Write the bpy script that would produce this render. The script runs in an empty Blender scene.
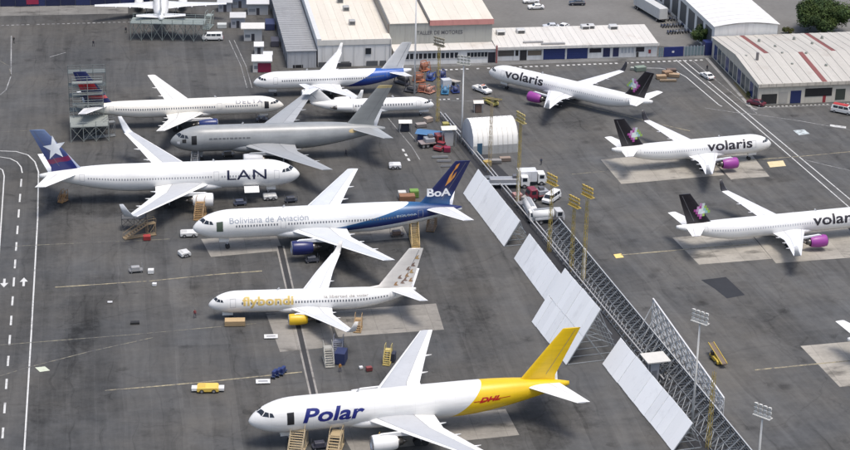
import bpy, bmesh, math, random
from mathutils import Vector, Matrix
random.seed(7)
R = math.radians
scene = bpy.context.scene
C = scene.collection

# ------------------------------------------------------------------ camera
F_PX, PITCH, ROLL, CAM_H = 2043.9, 0.39566769, 0.02153518, 157.722
cp, sp = math.cos(PITCH), math.sin(PITCH)
FW = Vector((0, cp, -sp)); _up = Vector((0, sp, cp)); _rt = Vector((1, 0, 0))
RT = math.cos(ROLL) * _rt + math.sin(ROLL) * _up
UP = -math.sin(ROLL) * _rt + math.cos(ROLL) * _up
cam_d = bpy.data.cameras.new('camera'); cam = bpy.data.objects.new('camera', cam_d); C.objects.link(cam)
cam.matrix_world = Matrix(((RT.x, UP.x, -FW.x, 0), (RT.y, UP.y, -FW.y, 0), (RT.z, UP.z, -FW.z, CAM_H), (0, 0, 0, 1)))
cam_d.sensor_fit = 'HORIZONTAL'; cam_d.sensor_width = 36; cam_d.lens = F_PX / 850 * 36
cam_d.clip_start = 1; cam_d.clip_end = 6000
scene.camera = cam

# ------------------------------------------------------------------ sky, sun, exposure
SUN_EL, SUN_AZ = R(75), R(140)           # azimuth clockwise from +Y
w = bpy.data.worlds.new('World'); scene.world = w; w.use_nodes = True
nt = w.node_tree; bg = nt.nodes['Background']
sky = nt.nodes.new('ShaderNodeTexSky'); sky.sky_type = 'NISHITA'; sky.sun_disc = False
sky.sun_elevation = SUN_EL; sky.sun_rotation = SUN_AZ; sky.dust_density = 4.0; sky.air_density = 1.0; sky.ozone_density = 1.0
nt.links.new(sky.outputs[0], bg.inputs[0]); bg.inputs[1].default_value = 0.13
sd = bpy.data.lights.new('sun', 'SUN'); sd.energy = 1.5; sd.angle = R(20); sd.color = (1, 0.965, 0.91)
so = bpy.data.objects.new('sun', sd); C.objects.link(so)
sdir = Vector((math.sin(SUN_AZ) * math.cos(SUN_EL), math.cos(SUN_AZ) * math.cos(SUN_EL), math.sin(SUN_EL)))
so.rotation_euler = sdir.to_track_quat('Z', 'Y').to_euler(); so.location = (60, 250, 300)
scene.view_settings.view_transform = 'Standard'; scene.view_settings.look = 'None'
scene.view_settings.gamma = 1; scene.view_settings.exposure = 0.62

# ------------------------------------------------------------------ photo pixel -> point at height z
def G(u, v, z=0.0):
    d = FW + RT * ((u - 425) / F_PX) - UP * ((v - 225) / F_PX)
    t = (z - CAM_H) / d.z
    return Vector((0, 0, CAM_H)) + d * t
def pix(p):
    d = Vector(p) - Vector((0, 0, CAM_H)); z = d.dot(FW)
    return 425 + F_PX * d.dot(RT) / z, 225 - F_PX * d.dot(UP) / z

# ------------------------------------------------------------------ material helpers
class S:                                     # thin wrapper: python operators -> math nodes
    def __init__(s, nt, sock): s.nt, s.k = nt, sock
    def _m(s, op, o=None, o2=None):
        n = s.nt.nodes.new('ShaderNodeMath'); n.operation = op
        s.nt.links.new(s.k, n.inputs[0])
        for i, q in ((1, o), (2, o2)):
            if q is None: continue
            if isinstance(q, S): s.nt.links.new(q.k, n.inputs[i])
            else: n.inputs[i].default_value = q
        return S(s.nt, n.outputs[0])
    def __add__(s, o): return s._m('ADD', o)
    def __radd__(s, o): return s._m('ADD', o)
    def __sub__(s, o): return s._m('SUBTRACT', o)
    def __rsub__(s, o): return s._m('MULTIPLY', -1.0)._m('ADD', o)
    def __mul__(s, o): return s._m('MULTIPLY', o)
    def __rmul__(s, o): return s._m('MULTIPLY', o)
    def __truediv__(s, o): return s._m('DIVIDE', o)
    def __gt__(s, o): return s._m('GREATER_THAN', o)
    def __lt__(s, o): return s._m('LESS_THAN', o)
    def __pow__(s, o): return s._m('MAXIMUM', 0.0)._m('POWER', o)
    def floor(s): return s._m('FLOOR')
    def frac(s): return s._m('FRACT')
    def abs(s): return s._m('ABSOLUTE')
    def max(s, o): return s._m('MAXIMUM', o)
    def min(s, o): return s._m('MINIMUM', o)
    def clamp(s): return s._m('MAXIMUM', 0.0)._m('MINIMUM', 1.0)
    def step(s, a, b): return ((s - a) / (b - a)).clamp()
class Mat:
    def __init__(m, name, rough=0.5, metal=0.0, spec=0.5):
        m.m = bpy.data.materials.new(name); m.m.use_nodes = True; m.nt = m.m.node_tree
        m.b = m.nt.nodes['Principled BSDF']; m.b.inputs['Roughness'].default_value = rough
        m.b.inputs['Metallic'].default_value = metal; m.b.inputs['Specular IOR Level'].default_value = spec
        m.tc = m.nt.nodes.new('ShaderNodeTexCoord'); m._xyz = None; m._g = None
    def xyz(m):
        if not m._xyz:
            s = m.nt.nodes.new('ShaderNodeSeparateXYZ'); m.nt.links.new(m.tc.outputs['Object'], s.inputs[0])
            m._xyz = [S(m.nt, o) for o in s.outputs]
        return m._xyz
    def world(m):
        if not m._g:
            g = m.nt.nodes.new('ShaderNodeNewGeometry'); s = m.nt.nodes.new('ShaderNodeSeparateXYZ')
            m.nt.links.new(g.outputs['Position'], s.inputs[0]); m._gp = g.outputs['Position']
            m._g = [S(m.nt, o) for o in s.outputs]
        return m._g
    def comb(m, x, y, z=0.0):
        c = m.nt.nodes.new('ShaderNodeCombineXYZ')
        for i, q in enumerate((x, y, z)):
            if isinstance(q, S): m.nt.links.new(q.k, c.inputs[i])
            else: c.inputs[i].default_value = q
        return c.outputs[0]
    def noise(m, scale, vec=None, detail=4, rough=0.6):
        n = m.nt.nodes.new('ShaderNodeTexNoise'); n.inputs['Scale'].default_value = scale
        n.inputs['Detail'].default_value = detail; n.inputs['Roughness'].default_value = rough
        m.nt.links.new(vec if vec is not None else m.tc.outputs['Object'], n.inputs['Vector'])
        return S(m.nt, n.outputs['Fac'])
    def white(m, x):
        n = m.nt.nodes.new('ShaderNodeTexWhiteNoise'); n.noise_dimensions = '1D'
        m.nt.links.new(x.k, n.inputs['W']); return S(m.nt, n.outputs['Value'])
    def attr(m, name):
        a = m.nt.nodes.new('ShaderNodeAttribute'); a.attribute_name = name; return S(m.nt, a.outputs['Fac'])
    def objrand(m):
        o = m.nt.nodes.new('ShaderNodeObjectInfo'); return S(m.nt, o.outputs['Random'])
    def col(m, c):
        n = m.nt.nodes.new('ShaderNodeRGB'); n.outputs[0].default_value = (*c, 1); return n.outputs[0]
    def mix(m, f, a, b):
        n = m.nt.nodes.new('ShaderNodeMix'); n.data_type = 'RGBA'
        if isinstance(f, S): m.nt.links.new(f.k, n.inputs[0])
        else: n.inputs[0].default_value = f
        for i, q in ((6, a), (7, b)):
            if isinstance(q, tuple): n.inputs[i].default_value = (*q, 1)
            else: m.nt.links.new(q, n.inputs[i])
        return n.outputs[2]
    def scale(m, c, f):
        n = m.nt.nodes.new('ShaderNodeVectorMath'); n.operation = 'SCALE'
        if isinstance(c, tuple): c = m.col(c)
        m.nt.links.new(c, n.inputs[0]); m.nt.links.new(f.k, n.inputs['Scale']); return n.outputs[0]
    def out(m, c, rough=None, bump=None, bs=0.3, bd=0.02):
        if isinstance(c, tuple): m.b.inputs['Base Color'].default_value = (*c, 1)
        else: m.nt.links.new(c, m.b.inputs['Base Color'])
        if rough is not None: m.nt.links.new(rough.k, m.b.inputs['Roughness'])
        if bump is not None:
            n = m.nt.nodes.new('ShaderNodeBump'); n.inputs['Strength'].default_value = bs; n.inputs['Distance'].default_value = bd
            m.nt.links.new(bump.k, n.inputs['Height']); m.nt.links.new(n.outputs[0], m.b.inputs['Normal'])
        return m.m
_mc = {}
def paint(c, rough=0.45, metal=0.0, dirt=0.12, scale=0.6):
    k = (c, rough, metal, dirt, scale)
    if k not in _mc:
        m = Mat('paint_%d' % len(_mc), rough, metal)
        n = m.noise(scale, detail=5, rough=0.65)
        _mc[k] = m.out(m.scale(c, n.step(0.3, 0.75) * (-dirt) + 1.0))
    return _mc[k]
WHITE = (0.76, 0.755, 0.73); LGREY = (0.50, 0.51, 0.52); MGREY = (0.27, 0.28, 0.29); DGREY = (0.09, 0.095, 0.10)
BLACK = (0.015, 0.015, 0.018); YEL = (0.55, 0.36, 0.04); NAVY = (0.012, 0.02, 0.10); RED = (0.35, 0.03, 0.03)
BLUE = (0.03, 0.10, 0.33); ORG = (0.45, 0.19, 0.05); STEEL = (0.33, 0.35, 0.36)
def glassm():
    if 'g' not in _mc: _mc['g'] = Mat('dark_glass', 0.12, 0.0, 0.5).out((0.02, 0.025, 0.032))
    return _mc['g']

# ------------------------------------------------------------------ mesh helpers
class MB:
    def __init__(s): s.v, s.f = [], []
    def add(s, vs, fs):
        o = len(s.v); s.v += [tuple(q) for q in vs]; s.f += [[i + o for i in f] for f in fs]; return s
    def box(s, x0, x1, y0, y1, z0, z1):
        return s.add([(x, y, z) for z in (z0, z1) for y in (y0, y1) for x in (x0, x1)],
                     [(0, 2, 3, 1), (4, 5, 7, 6), (0, 1, 5, 4), (2, 6, 7, 3), (0, 4, 6, 2), (1, 3, 7, 5)])
    def beam(s, a, b, wd, ht=None):
        a, b = Vector(a), Vector(b); ht = ht or wd; d = (b - a).normalized()
        u = d.cross(Vector((0, 0, 1)))
        if u.length < 1e-4: u = Vector((1, 0, 0))
        u.normalize(); q = u.cross(d).normalized()
        vs = [p + u * (i * wd / 2) + q * (j * ht / 2) for p in (a, b) for (i, j) in ((-1, -1), (1, -1), (1, 1), (-1, 1))]
        return s.add(vs, [(0, 3, 2, 1), (4, 5, 6, 7), (0, 1, 5, 4), (1, 2, 6, 5), (2, 3, 7, 6), (3, 0, 4, 7)])
    def tube(s, a, b, r0, r1=None, n=10):
        a, b = Vector(a), Vector(b); r1 = r0 if r1 is None else r1; d = (b - a).normalized()
        u = d.cross(Vector((0, 0, 1)))
        if u.length < 1e-4: u = Vector((1, 0, 0))
        u.normalize(); q = d.cross(u)
        vs = [p + (u * math.cos(2 * math.pi * i / n) + q * math.sin(2 * math.pi * i / n)) * r for p, r in ((a, r0), (b, r1)) for i in range(n)]
        return s.add(vs, [(i, (i + 1) % n, n + (i + 1) % n, n + i) for i in range(n)] + [tuple(range(n - 1, -1, -1)), tuple(range(n, 2 * n))])
    def prism(s, poly, z0, z1):
        n = len(poly)
        return s.add([(p[0], p[1], z0) for p in poly] + [(p[0], p[1], z1) for p in poly],
                     [tuple(range(n - 1, -1, -1)), tuple(range(n, 2 * n))] + [(i, (i + 1) % n, n + (i + 1) % n, n + i) for i in range(n)])
    def side(s, poly, y0, y1, inset=None):          # polygon in x,z extruded along y; inset: z above which sides lean in
        n = len(poly)
        def yy(p, y):
            if inset and p[1] > inset[0]: return y - math.copysign(inset[1], y)
            return y
        return s.add([(p[0], yy(p, y0), p[1]) for p in poly] + [(p[0], yy(p, y1), p[1]) for p in poly],
                     [tuple(range(n)), tuple(range(2 * n - 1, n - 1, -1))] + [(i, n + i, n + (i + 1) % n, (i + 1) % n) for i in range(n)])
    def mesh(s, name, smooth=False, bevel=0):
        me = bpy.data.meshes.new(name); me.from_pydata(s.v, [], s.f)
        bm = bmesh.new(); bm.from_mesh(me)
        if bevel: bmesh.ops.bevel(bm, geom=list(bm.edges), offset=bevel, segments=1, affect='EDGES', clamp_overlap=True)
        bmesh.ops.recalc_face_normals(bm, faces=bm.faces); bm.to_mesh(me); bm.free()
        if smooth: me.polygons.foreach_set('use_smooth', [True] * len(me.polygons))
        return me
    def build(s, name, mat, parent=None, smooth=False, bevel=0, loc=None, rz=0):
        return link(name, s.mesh(name, smooth, bevel), mat, parent, loc, rz)
def link(name, me, mat, parent=None, loc=None, rz=0):
    if mat and not me.materials: me.materials.append(mat)
    o = bpy.data.objects.new(name, me); C.objects.link(o); o.parent = parent
    if loc is not None: o.location = loc
    o.rotation_euler = (0, 0, rz); return o
def tag(o, label=None, cat=None, group=None, kind=None):
    for k, v in (('label', label), ('category', cat), ('group', group), ('kind', kind)):
        if v: o[k] = v
    return o
def thing(name, label, cat, loc=(0, 0, 0), rz=0.0, group=None):
    o = bpy.data.objects.new(name, None); C.objects.link(o); o.location = (loc[0], loc[1], loc[2] if len(loc) > 2 else 0)
    o.rotation_euler = (0, 0, rz); o.empty_display_size = 0.5
    return tag(o, label, cat, group)
def copy_tree(o, parent=None):
    c = o.copy(); C.objects.link(c); c.parent = parent
    for ch in o.children: copy_tree(ch, c)
    return c

# ------------------------------------------------------------------ ground, roads, markings
FD = Vector((math.cos(R(-74)), math.sin(R(-74)), 0)); FN = Vector((-FD.y, FD.x, 0))     # blast fence direction and its right-hand normal
def asphalt(name, base, lo=0.72, hi=1.25, big=True):
    m = Mat(name, 0.9, 0, 0.25); x, y, z = m.world(); p = m._gp
    right = ((x - 11.0) * FN.x + (y - 402.0) * FN.y).step(-2.0, 6.0)          # seams follow the road on one side, the fence on the other
    a1 = x * 0.987 + y * 0.16; b1 = x * 0.16 - y * 0.987
    a2 = x * FN.x + y * FN.y; b2 = x * FD.x + y * FD.y
    a = a1 * (1.0 - right) + a2 * right; b = b1 * (1.0 - right) + b2 * right
    wob = m.noise(0.05, m.comb(x, y), 2)
    aa = a + wob * 1.2
    lane = m.white((aa / 4.6).floor())
    lane2 = m.white(((b + wob * 3.0) / 17.0).floor() + 77.0)
    seam = ((aa / 4.6).frac() - 0.5).abs().step(0.475, 0.5)
    streak = m.noise(1.0, m.comb(a * 0.55, b * 0.035), 5, 0.6)
    cross = m.noise(1.0, m.comb(a * 0.05, b * 0.4), 4, 0.6)
    blot = m.noise(0.045, m.comb(x, y), 5, 0.62); fine = m.noise(0.9, m.comb(x, y), 6, 0.7); spot = m.noise(0.22, m.comb(x, y, 5.0), 4, 0.55)
    patch = m.noise(0.1, m.comb(a * 0.6, b * 0.35, 3.0), 3, 0.5)
    vor = m.nt.nodes.new('ShaderNodeTexVoronoi'); vor.feature = 'DISTANCE_TO_EDGE'; vor.inputs['Scale'].default_value = 0.045
    wv = m.noise(0.3, m.comb(x, y), 3); m.nt.links.new(m.comb(x + wv * 5.0, y + wob * 6.0 + wv * 4.0), vor.inputs['Vector'])
    crack = 1.0 - S(m.nt, vor.outputs['Distance']).step(0.0, 0.010)
    v2 = m.nt.nodes.new('ShaderNodeTexVoronoi'); v2.inputs['Scale'].default_value = 0.16; m.nt.links.new(m.comb(x + fine * 1.5, y + fine * 1.5), v2.inputs['Vector'])
    oil = 1.0 - S(m.nt, v2.outputs['Distance']).step(0.10, 0.24)
    tyre = m.noise(1.0, m.comb(b * 0.03 + wv * 0.4, a * 1.1 + wob * 9.0, 4.0), 3, 0.5)
    tile = m.white((a / 9.2).floor() * 3.0 + ((b + wob * 2.0) / 23.0).floor() * 11.0)
    f = 0.64 + lane * 0.15 + tile * 0.14 + seam * 0.09 * (fine > 0.42) - crack * 0.14 * (blot > 0.45)
    f = f + (streak - 0.5) * 0.60 + (blot - 0.5) * 0.50 + (fine - 0.5) * 0.42 + (cross - 0.5) * 0.28
    f = f - spot.step(0.56, 0.72) * 0.14 - patch.step(0.60, 0.65) * 0.14 + patch.step(0.37, 0.32) * 0.14 - oil * 0.22 * (spot > 0.5) - tyre.step(0.60, 0.68) * 0.13
    for (su, sv, rx, ry, k) in STAINS_AND_SHADE:
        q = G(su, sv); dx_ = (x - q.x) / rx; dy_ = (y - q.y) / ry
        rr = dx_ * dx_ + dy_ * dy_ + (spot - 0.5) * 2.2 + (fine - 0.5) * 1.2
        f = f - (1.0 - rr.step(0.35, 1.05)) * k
    f = f.max(0.20) * (1.0 + right * 0.16)
    c = m.mix(blot.step(0.35, 0.65), (base[0] * 0.97, base[1] * 0.99, base[2] * 1.03), (base[0] * 1.05, base[1] * 1.0, base[2] * 0.94))
    return m.out(m.scale(c, f), bump=fine, bs=0.25, bd=0.03)
# old oil and fuel stains on the stands, with painted shade beneath the aircraft
STAINS_AND_SHADE = [(110, 205, 17, 7, .30), (250, 208, 12, 5, .30), (345, 262, 9, 7, .30), (330, 252, 6, 5, .25), (545, 415, 9, 7, .30), (532, 440, 6, 5, .28), (330, 118, 8, 6, .28), (200, 160, 9, 5, .30), (240, 118, 10, 5, .22),
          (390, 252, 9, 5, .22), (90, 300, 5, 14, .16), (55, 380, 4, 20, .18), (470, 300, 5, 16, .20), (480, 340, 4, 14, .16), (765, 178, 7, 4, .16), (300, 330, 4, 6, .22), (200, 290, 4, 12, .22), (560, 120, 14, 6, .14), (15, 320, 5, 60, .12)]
def sheet(name, pts, z, mat, kind='structure'):
    vs = [(p[0], p[1], z) for p in pts]
    return tag(link(name, MB().add(vs, [tuple(range(len(vs)))]).mesh(name), mat), kind=kind)
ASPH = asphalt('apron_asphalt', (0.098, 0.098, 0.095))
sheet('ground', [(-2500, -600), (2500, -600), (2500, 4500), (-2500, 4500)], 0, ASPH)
def lot_mat(name, base):
    m = Mat(name, 0.92, 0, 0.2); x, y, z = m.world()
    n = m.noise(0.06, m.comb(x, y), 5, 0.65); q = m.noise(0.8, m.comb(x, y), 5, 0.7)
    return m.out(m.scale(base, 0.72 + (n - 0.5) * 0.6 + q * 0.4))
LOT = lot_mat('worn_lot_asphalt', (0.17, 0.165, 0.155))
def conc(name, base=(0.40, 0.37, 0.325)):
    m = Mat(name, 0.85, 0, 0.3); x, y, z = m.world()
    a = x * 0.984 + y * 0.176; b = x * -0.176 + y * 0.984
    gx = ((a / 5.0).frac() - 0.5).abs(); gy = ((b / 5.0).frac() - 0.5).abs()
    joint = gx.max(gy).step(0.485, 0.497)
    n = m.noise(0.12, m.comb(x, y), 5, 0.65); q = m.noise(1.2, m.comb(x, y), 5, 0.7); st = m.noise(0.35, m.comb(a * 0.4, b, 9.0), 4, 0.6)
    tile = m.white((a / 5.0).floor() * 13.0 + (b / 5.0).floor() * 7.0)
    f = 0.66 + (n - 0.5) * 0.8 + (q - 0.5) * 0.35 + tile * 0.10 - st.step(0.56, 0.72) * 0.42 - joint * 0.18
    return m.out(m.scale(base, f.max(0.2)), bump=q, bs=0.15)
CONC = conc('apron_concrete', (0.43, 0.40, 0.345)); CONC_D = conc('stained_apron_concrete', (0.33, 0.31, 0.275))
def ppoly(px): return [G(u, v) for u, v in px]
ZP = 0.012
for nm, px, mt in (
    ('concrete_pad', [(600.6, 159.6), (621.3, 184), (724.5, 175), (702, 150)], CONC),
    ('concrete_pad', [(706, 152), (731, 179.6), (769.5, 176.5), (748, 150)], CONC),
    ('concrete_pad', [(672.3, 237.6), (699, 264.6), (772, 258.8), (748, 231)], CONC),
    ('concrete_pad', [(749.5, 231), (776, 263.3), (872, 256), (845, 225)], CONC),
    ('concrete_pad', [(800.4, 346), (839.8, 387), (905, 381), (880, 339)], CONC),
    ('concrete_pad', [(436, 303.5), (444, 329.5), (338, 337), (328, 311)], CONC_D),
    ('concrete_pad', [(266, 313), (280, 352), (337, 346.5), (326, 309)], CONC_D),
    ('concrete_pad', [(201, 239), (211, 257), (283, 250.5), (276, 234)], CONC_D),
    ('concrete_pad', [(328, 232), (344, 243.5), (409, 238), (400, 221)], CONC_D),
    ('concrete_pad', [(338, 426), (352, 452), (519.3, 435), (505.5, 409)], CONC_D)):
    sheet(nm, ppoly(px), ZP, mt)
dk = lot_mat('fresh_patch_asphalt', (0.035, 0.037, 0.042))
sheet('asphalt_patch', ppoly([(701, 280), (726, 277), (745, 295), (727, 298.5), (715, 289)]), ZP, dk)
# lighter yards behind the buildings
sheet('parking_lot', ppoly([(480, 52), (660, 46), (712, 50), (690, 0), (640, -30), (440, -30)]), ZP, LOT)
sheet('parking_lot', ppoly([(770, 36), (960, 34), (940, -40), (730, -40)]), ZP, LOT)
sheet('concrete_apron', ppoly([(-40, 17), (128, 13.5), (128, 4), (-40, 6)]), ZP, conc('hangar_apron_concrete', (0.25, 0.245, 0.23)))
sheet('pavement', ppoly([(395, 68.5), (712, 58), (712, 54), (395, 63.5)]), ZP, conc('kerb_concrete', (0.22, 0.22, 0.215)))
sheet('verge', ppoly([(733, 82), (741, 84), (757, 105), (751, 106)]), ZP, lot_mat('dry_soil', (0.12, 0.105, 0.06)))
def marking(c, wear=0.45):
    m = Mat('road_paint', 0.8, 0, 0.3); x, y, z = m.world()
    n = m.noise(1.1, m.comb(x, y), 5, 0.75); n2 = m.noise(0.12, m.comb(x, y), 3)
    t = (n + n2 * 0.6 - 0.3).step(wear - 0.12, wear + 0.22)
    return m.out(m.mix(t, (0.075, 0.075, 0.08), m.scale(c, 0.8 + n * 0.4)))
PW = marking((0.52, 0.52, 0.50), 0.26); PWF = marking((0.36, 0.36, 0.35), 0.42)
PY = marking((0.38, 0.33, 0.21), 0.44); PYF = marking((0.26, 0.24, 0.17), 0.50)
def stripe(px, wid, mat, name='painted_line', z=0.022):
    P = [G(u, v) for u, v in px]; L, Rr = [], []
    for i, p in enumerate(P):
        a = P[max(i - 1, 0)]; b = P[min(i + 1, len(P) - 1)]; d = (b - a).normalized(); n = Vector((-d.y, d.x, 0))
        L.append(p + n * wid / 2); Rr.append(p - n * wid / 2)
    n = len(P); vs = [(q.x, q.y, z) for q in L + Rr]
    return tag(link(name, MB().add(vs, [(i, i + 1, n + i + 1, n + i) for i in range(n - 1)]).mesh(name), mat), kind='structure')
stripe([(-30, 150), (0, 151), (16, 151.5), (28, 155), (35, 162), (38.5, 172), (37.6, 220), (31.2, 335), (23.6, 462)], 0.27, PW)
stripe([(-30, 165), (-3, 167), (2.5, 170), (4.2, 176), (1.2, 222), (-4, 300)], 0.25, PW)
stripe([(-20, 156.5), (0, 157), (10, 158.5), (17, 162), (21, 167), (22.3, 173)], 0.25, PW)
road = [(22.0, 172), (17.4, 230), (12.5, 301), (9.7, 340), (6.4, 384), (1.6, 450)]
def interp(path, v):
    for (u0, v0), (u1, v1) in zip(path, path[1:]):
        if v0 <= v <= v1: return u0 + (u1 - u0) * (v - v0) / (v1 - v0)
for v in (183, 198, 213.5, 230, 246.6, 264, 282, 301, 320.5, 340, 361, 384, 408, 433):
    hl = 3.9 + (v - 180) * 0.006; stripe([(interp(road, v - hl), v - hl), (interp(road, v + hl), v + hl)], 0.36, PW, 'painted_dash')
def arrow(u, v, sgn):
    o = G(u, v); d = (G(interp(road, v - 5), v - 5) - G(interp(road, v + 5), v + 5)).normalized() * sgn; n = Vector((-d.y, d.x, 0))
    pts = [(-1.9, -.22), (0.1, -.22), (0.1, -.75), (2.0, 0), (0.1, .75), (0.1, .22), (-1.9, .22)]
    vs = [(o + d * a + n * b) for a, b in pts]; sheet('painted_arrow', vs, 0.022, PW)
arrow(4.2, 283, -1); arrow(23.8, 282, 1)
for px, wd, mt in (
    ([(55, 287.3), (150, 281), (215, 274.5), (262, 271)], 0.34, PY), ([(0, 247), (60, 244), (123, 241.5), (170, 239)], 0.22, PYF),
    ([(0, 376), (29.4, 367), (89.5, 351.6), (153, 337.6)], 0.25, PYF), ([(0, 345), (64, 340), (128, 335), (205, 328), (262, 323)], 0.22, PYF),
    ([(105, 390.5), (160, 386), (215, 381), (302, 372)], 0.34, PY), ([(621, 255), (686, 249.4), (748, 244.5)], 0.36, PY),
    ([(755, 370), (800, 365.5), (858, 360)], 0.38, PY), ([(572, 174.3), (609, 171)], 0.32, PYF),
    ([(498, 86), (509, 89), (580, 105), (648, 121.5), (690, 131)], 0.28, PY), ([(750, 160), (800, 156.5), (858, 151)], 0.3, PY),
    ([(0, 61), (9, 66), (11, 76)], 0.2, PYF), ([(11.3, 36), (11, 76), (6, 90), (0, 95)], 0.25, PWF), ([(0, 132), (31, 130.5)], 0.2, PYF),
    ([(50, 57), (66, 52.5)], 0.25, PWF), 
    ([(676, 60), (742.5, 115), (850, 208)], 0.26, PW), ([(683, 60), (749, 115), (858, 206)], 0.26, PW),
    ([(640, 68), (660, 68.3), (675, 71), (686, 77), (719, 105), (722, 106.5)], 0.26, PW), ([(693, 61), (706, 72), (757, 113.5)], 0.2, PWF),
    ([(745, 113), (800, 121), (850, 130)], 0.2, PWF), ([(805, 160), (830, 166), (850, 170.5)], 0.2, PWF), ([(745, 114), (705, 108)], 0.2, PWF),
    ([(706.6, 58), (751.5, 108), (757, 110)], 0.8, conc('kerb_strip', (0.42, 0.41, 0.39))), ([(757, 108), (800, 106.5), (860, 104)], 0.35, PWF),
    ([(388, 118), (412, 147), (420, 160)], 0.18, PWF), ([(400, 122), (424, 150)], 0.18, PWF),
    ([(229, 40), (241, 66), (247, 88)], 0.16, PWF), ([(234, 40), (246, 66), (252, 88)], 0.16, PWF),
    ([(440, 100.5), (480, 101.5)], 0.15, PWF)):
    stripe(px, wd, mt)
def dotted(a, b, n, ln, wd, mt):
    for i in range(n):
        if random.random() < 0.06: continue
        t = (i + 0.5) / n; u = a[0] + (b[0] - a[0]) * t; v = a[1] + (b[1] - a[1]) * t
        du = (b[0] - a[0]) / n * ln / 2; dv = (b[1] - a[1]) / n * ln / 2
        stripe([(u - du, v - dv), (u + du, v + dv)], wd, mt, 'painted_dash')
dotted((438, 70.2), (704, 60), 50, 0.5, 0.75, PW); dotted((0, 25.5), (132, 22), 26, 0.55, 0.55, PWF)
dotted((424, 100.3), (460, 98.8), 8, 0.5, 0.6, PW); dotted((312, 105.5), (326, 105), 5, 0.5, 0.5, PWF); dotted((760, 107), (850, 103.5), 22, 0.5, 0.35, PW)
dotted((402, 148), (410, 162), 3, 0.55, 0.5, PW)
# covered drain channel running past the noses of the jets
for a, b in (((280, 246), (316, 404)),):
    stripe([a, b], 1.55, lot_mat('drain_grate', (0.05, 0.05, 0.052)), 'drain_channel', 0.024)
    for off in (-3.4, 3.4): stripe([(a[0] + off, a[1]), (b[0] + off, b[1])], 0.34, conc('drain_edge', (0.36, 0.34, 0.31)), 'drain_edge', 0.03)
for px, mt in (([(35, 367.5), (45, 366.5), (50, 370.5), (40, 372)], marking((0.5, 0.53, 0.42), .2)), ([(613.5, 254.5), (621, 253.5), (624, 257.5), (616, 258.3)], marking((0.75, 0.55, 0.2), .1)),
               ([(767, 162), (783, 160.5), (786, 166), (770, 167.5)], marking((0.6, 0.5, 0.3), .2)), ([(793, 130.5), (804, 129.5), (810, 134), (799, 135.2)], marking((0.5, 0.55, 0.55), .3)),
               ([(830, 124.5), (846, 126.5), (846, 128.5), (830, 126.5)], PW)):
    sheet('painted_marking', ppoly(px), 0.022, mt)

# ------------------------------------------------------------------ aircraft
def text_bm(txt, height, width=None, bold=0.0, shear=0.0, spacing=1.0, caps=0.69):
    cu = bpy.data.curves.new('t', 'FONT'); cu.body = txt; cu.size = 1.0; cu.offset = bold; cu.shear = shear; cu.space_character = spacing
    cu.resolution_u = 3
    o = bpy.data.objects.new('t', cu); C.objects.link(o)
    dg = bpy.context.evaluated_depsgraph_get(); me = bpy.data.meshes.new_from_object(o.evaluated_get(dg))
    bm = bmesh.new(); bm.from_mesh(me); bpy.data.objects.remove(o); bpy.data.curves.remove(cu); bpy.data.meshes.remove(me)
    xs = [v.co.x for v in bm.verts]; x0, x1 = min(xs), max(xs)
    sy = height / caps; sx = (width / (x1 - x0)) if width else sy
    for v in bm.verts: v.co = Vector(((v.co.x - x0) * sx, v.co.y * sy, 0))
    ys = [v.co.y for v in bm.verts]; y = min(ys) + 0.15
    while y < max(ys):
        bmesh.ops.bisect_plane(bm, geom=list(bm.verts) + list(bm.edges) + list(bm.faces), plane_co=(0, y, 0), plane_no=(0, 1, 0)); y += 0.3
    return bm
def bm_data(bm):
    bm.verts.index_update(); v = [tuple(q.co) for q in bm.verts]; f = [[q.index for q in fc.verts] for fc in bm.faces]; bm.free(); return v, f
def grid_poly(poly, step=0.3):               # flat polygon cut into strips so that it can bend round a body
    bm = bmesh.new(); vs = [bm.verts.new((p[0], p[1], 0)) for p in poly]; bm.faces.new(vs)
    for ax, no in ((0, (1, 0, 0)), (1, (0, 1, 0))):
        lo = min(p[ax] for p in poly); hi = max(p[ax] for p in poly); q = lo + step * 0.5
        while q < hi:
            co = [0, 0, 0]; co[ax] = q
            bmesh.ops.bisect_plane(bm, geom=list(bm.verts) + list(bm.edges) + list(bm.faces), plane_co=co, plane_no=no); q += step
    return bm_data(bm)

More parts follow.
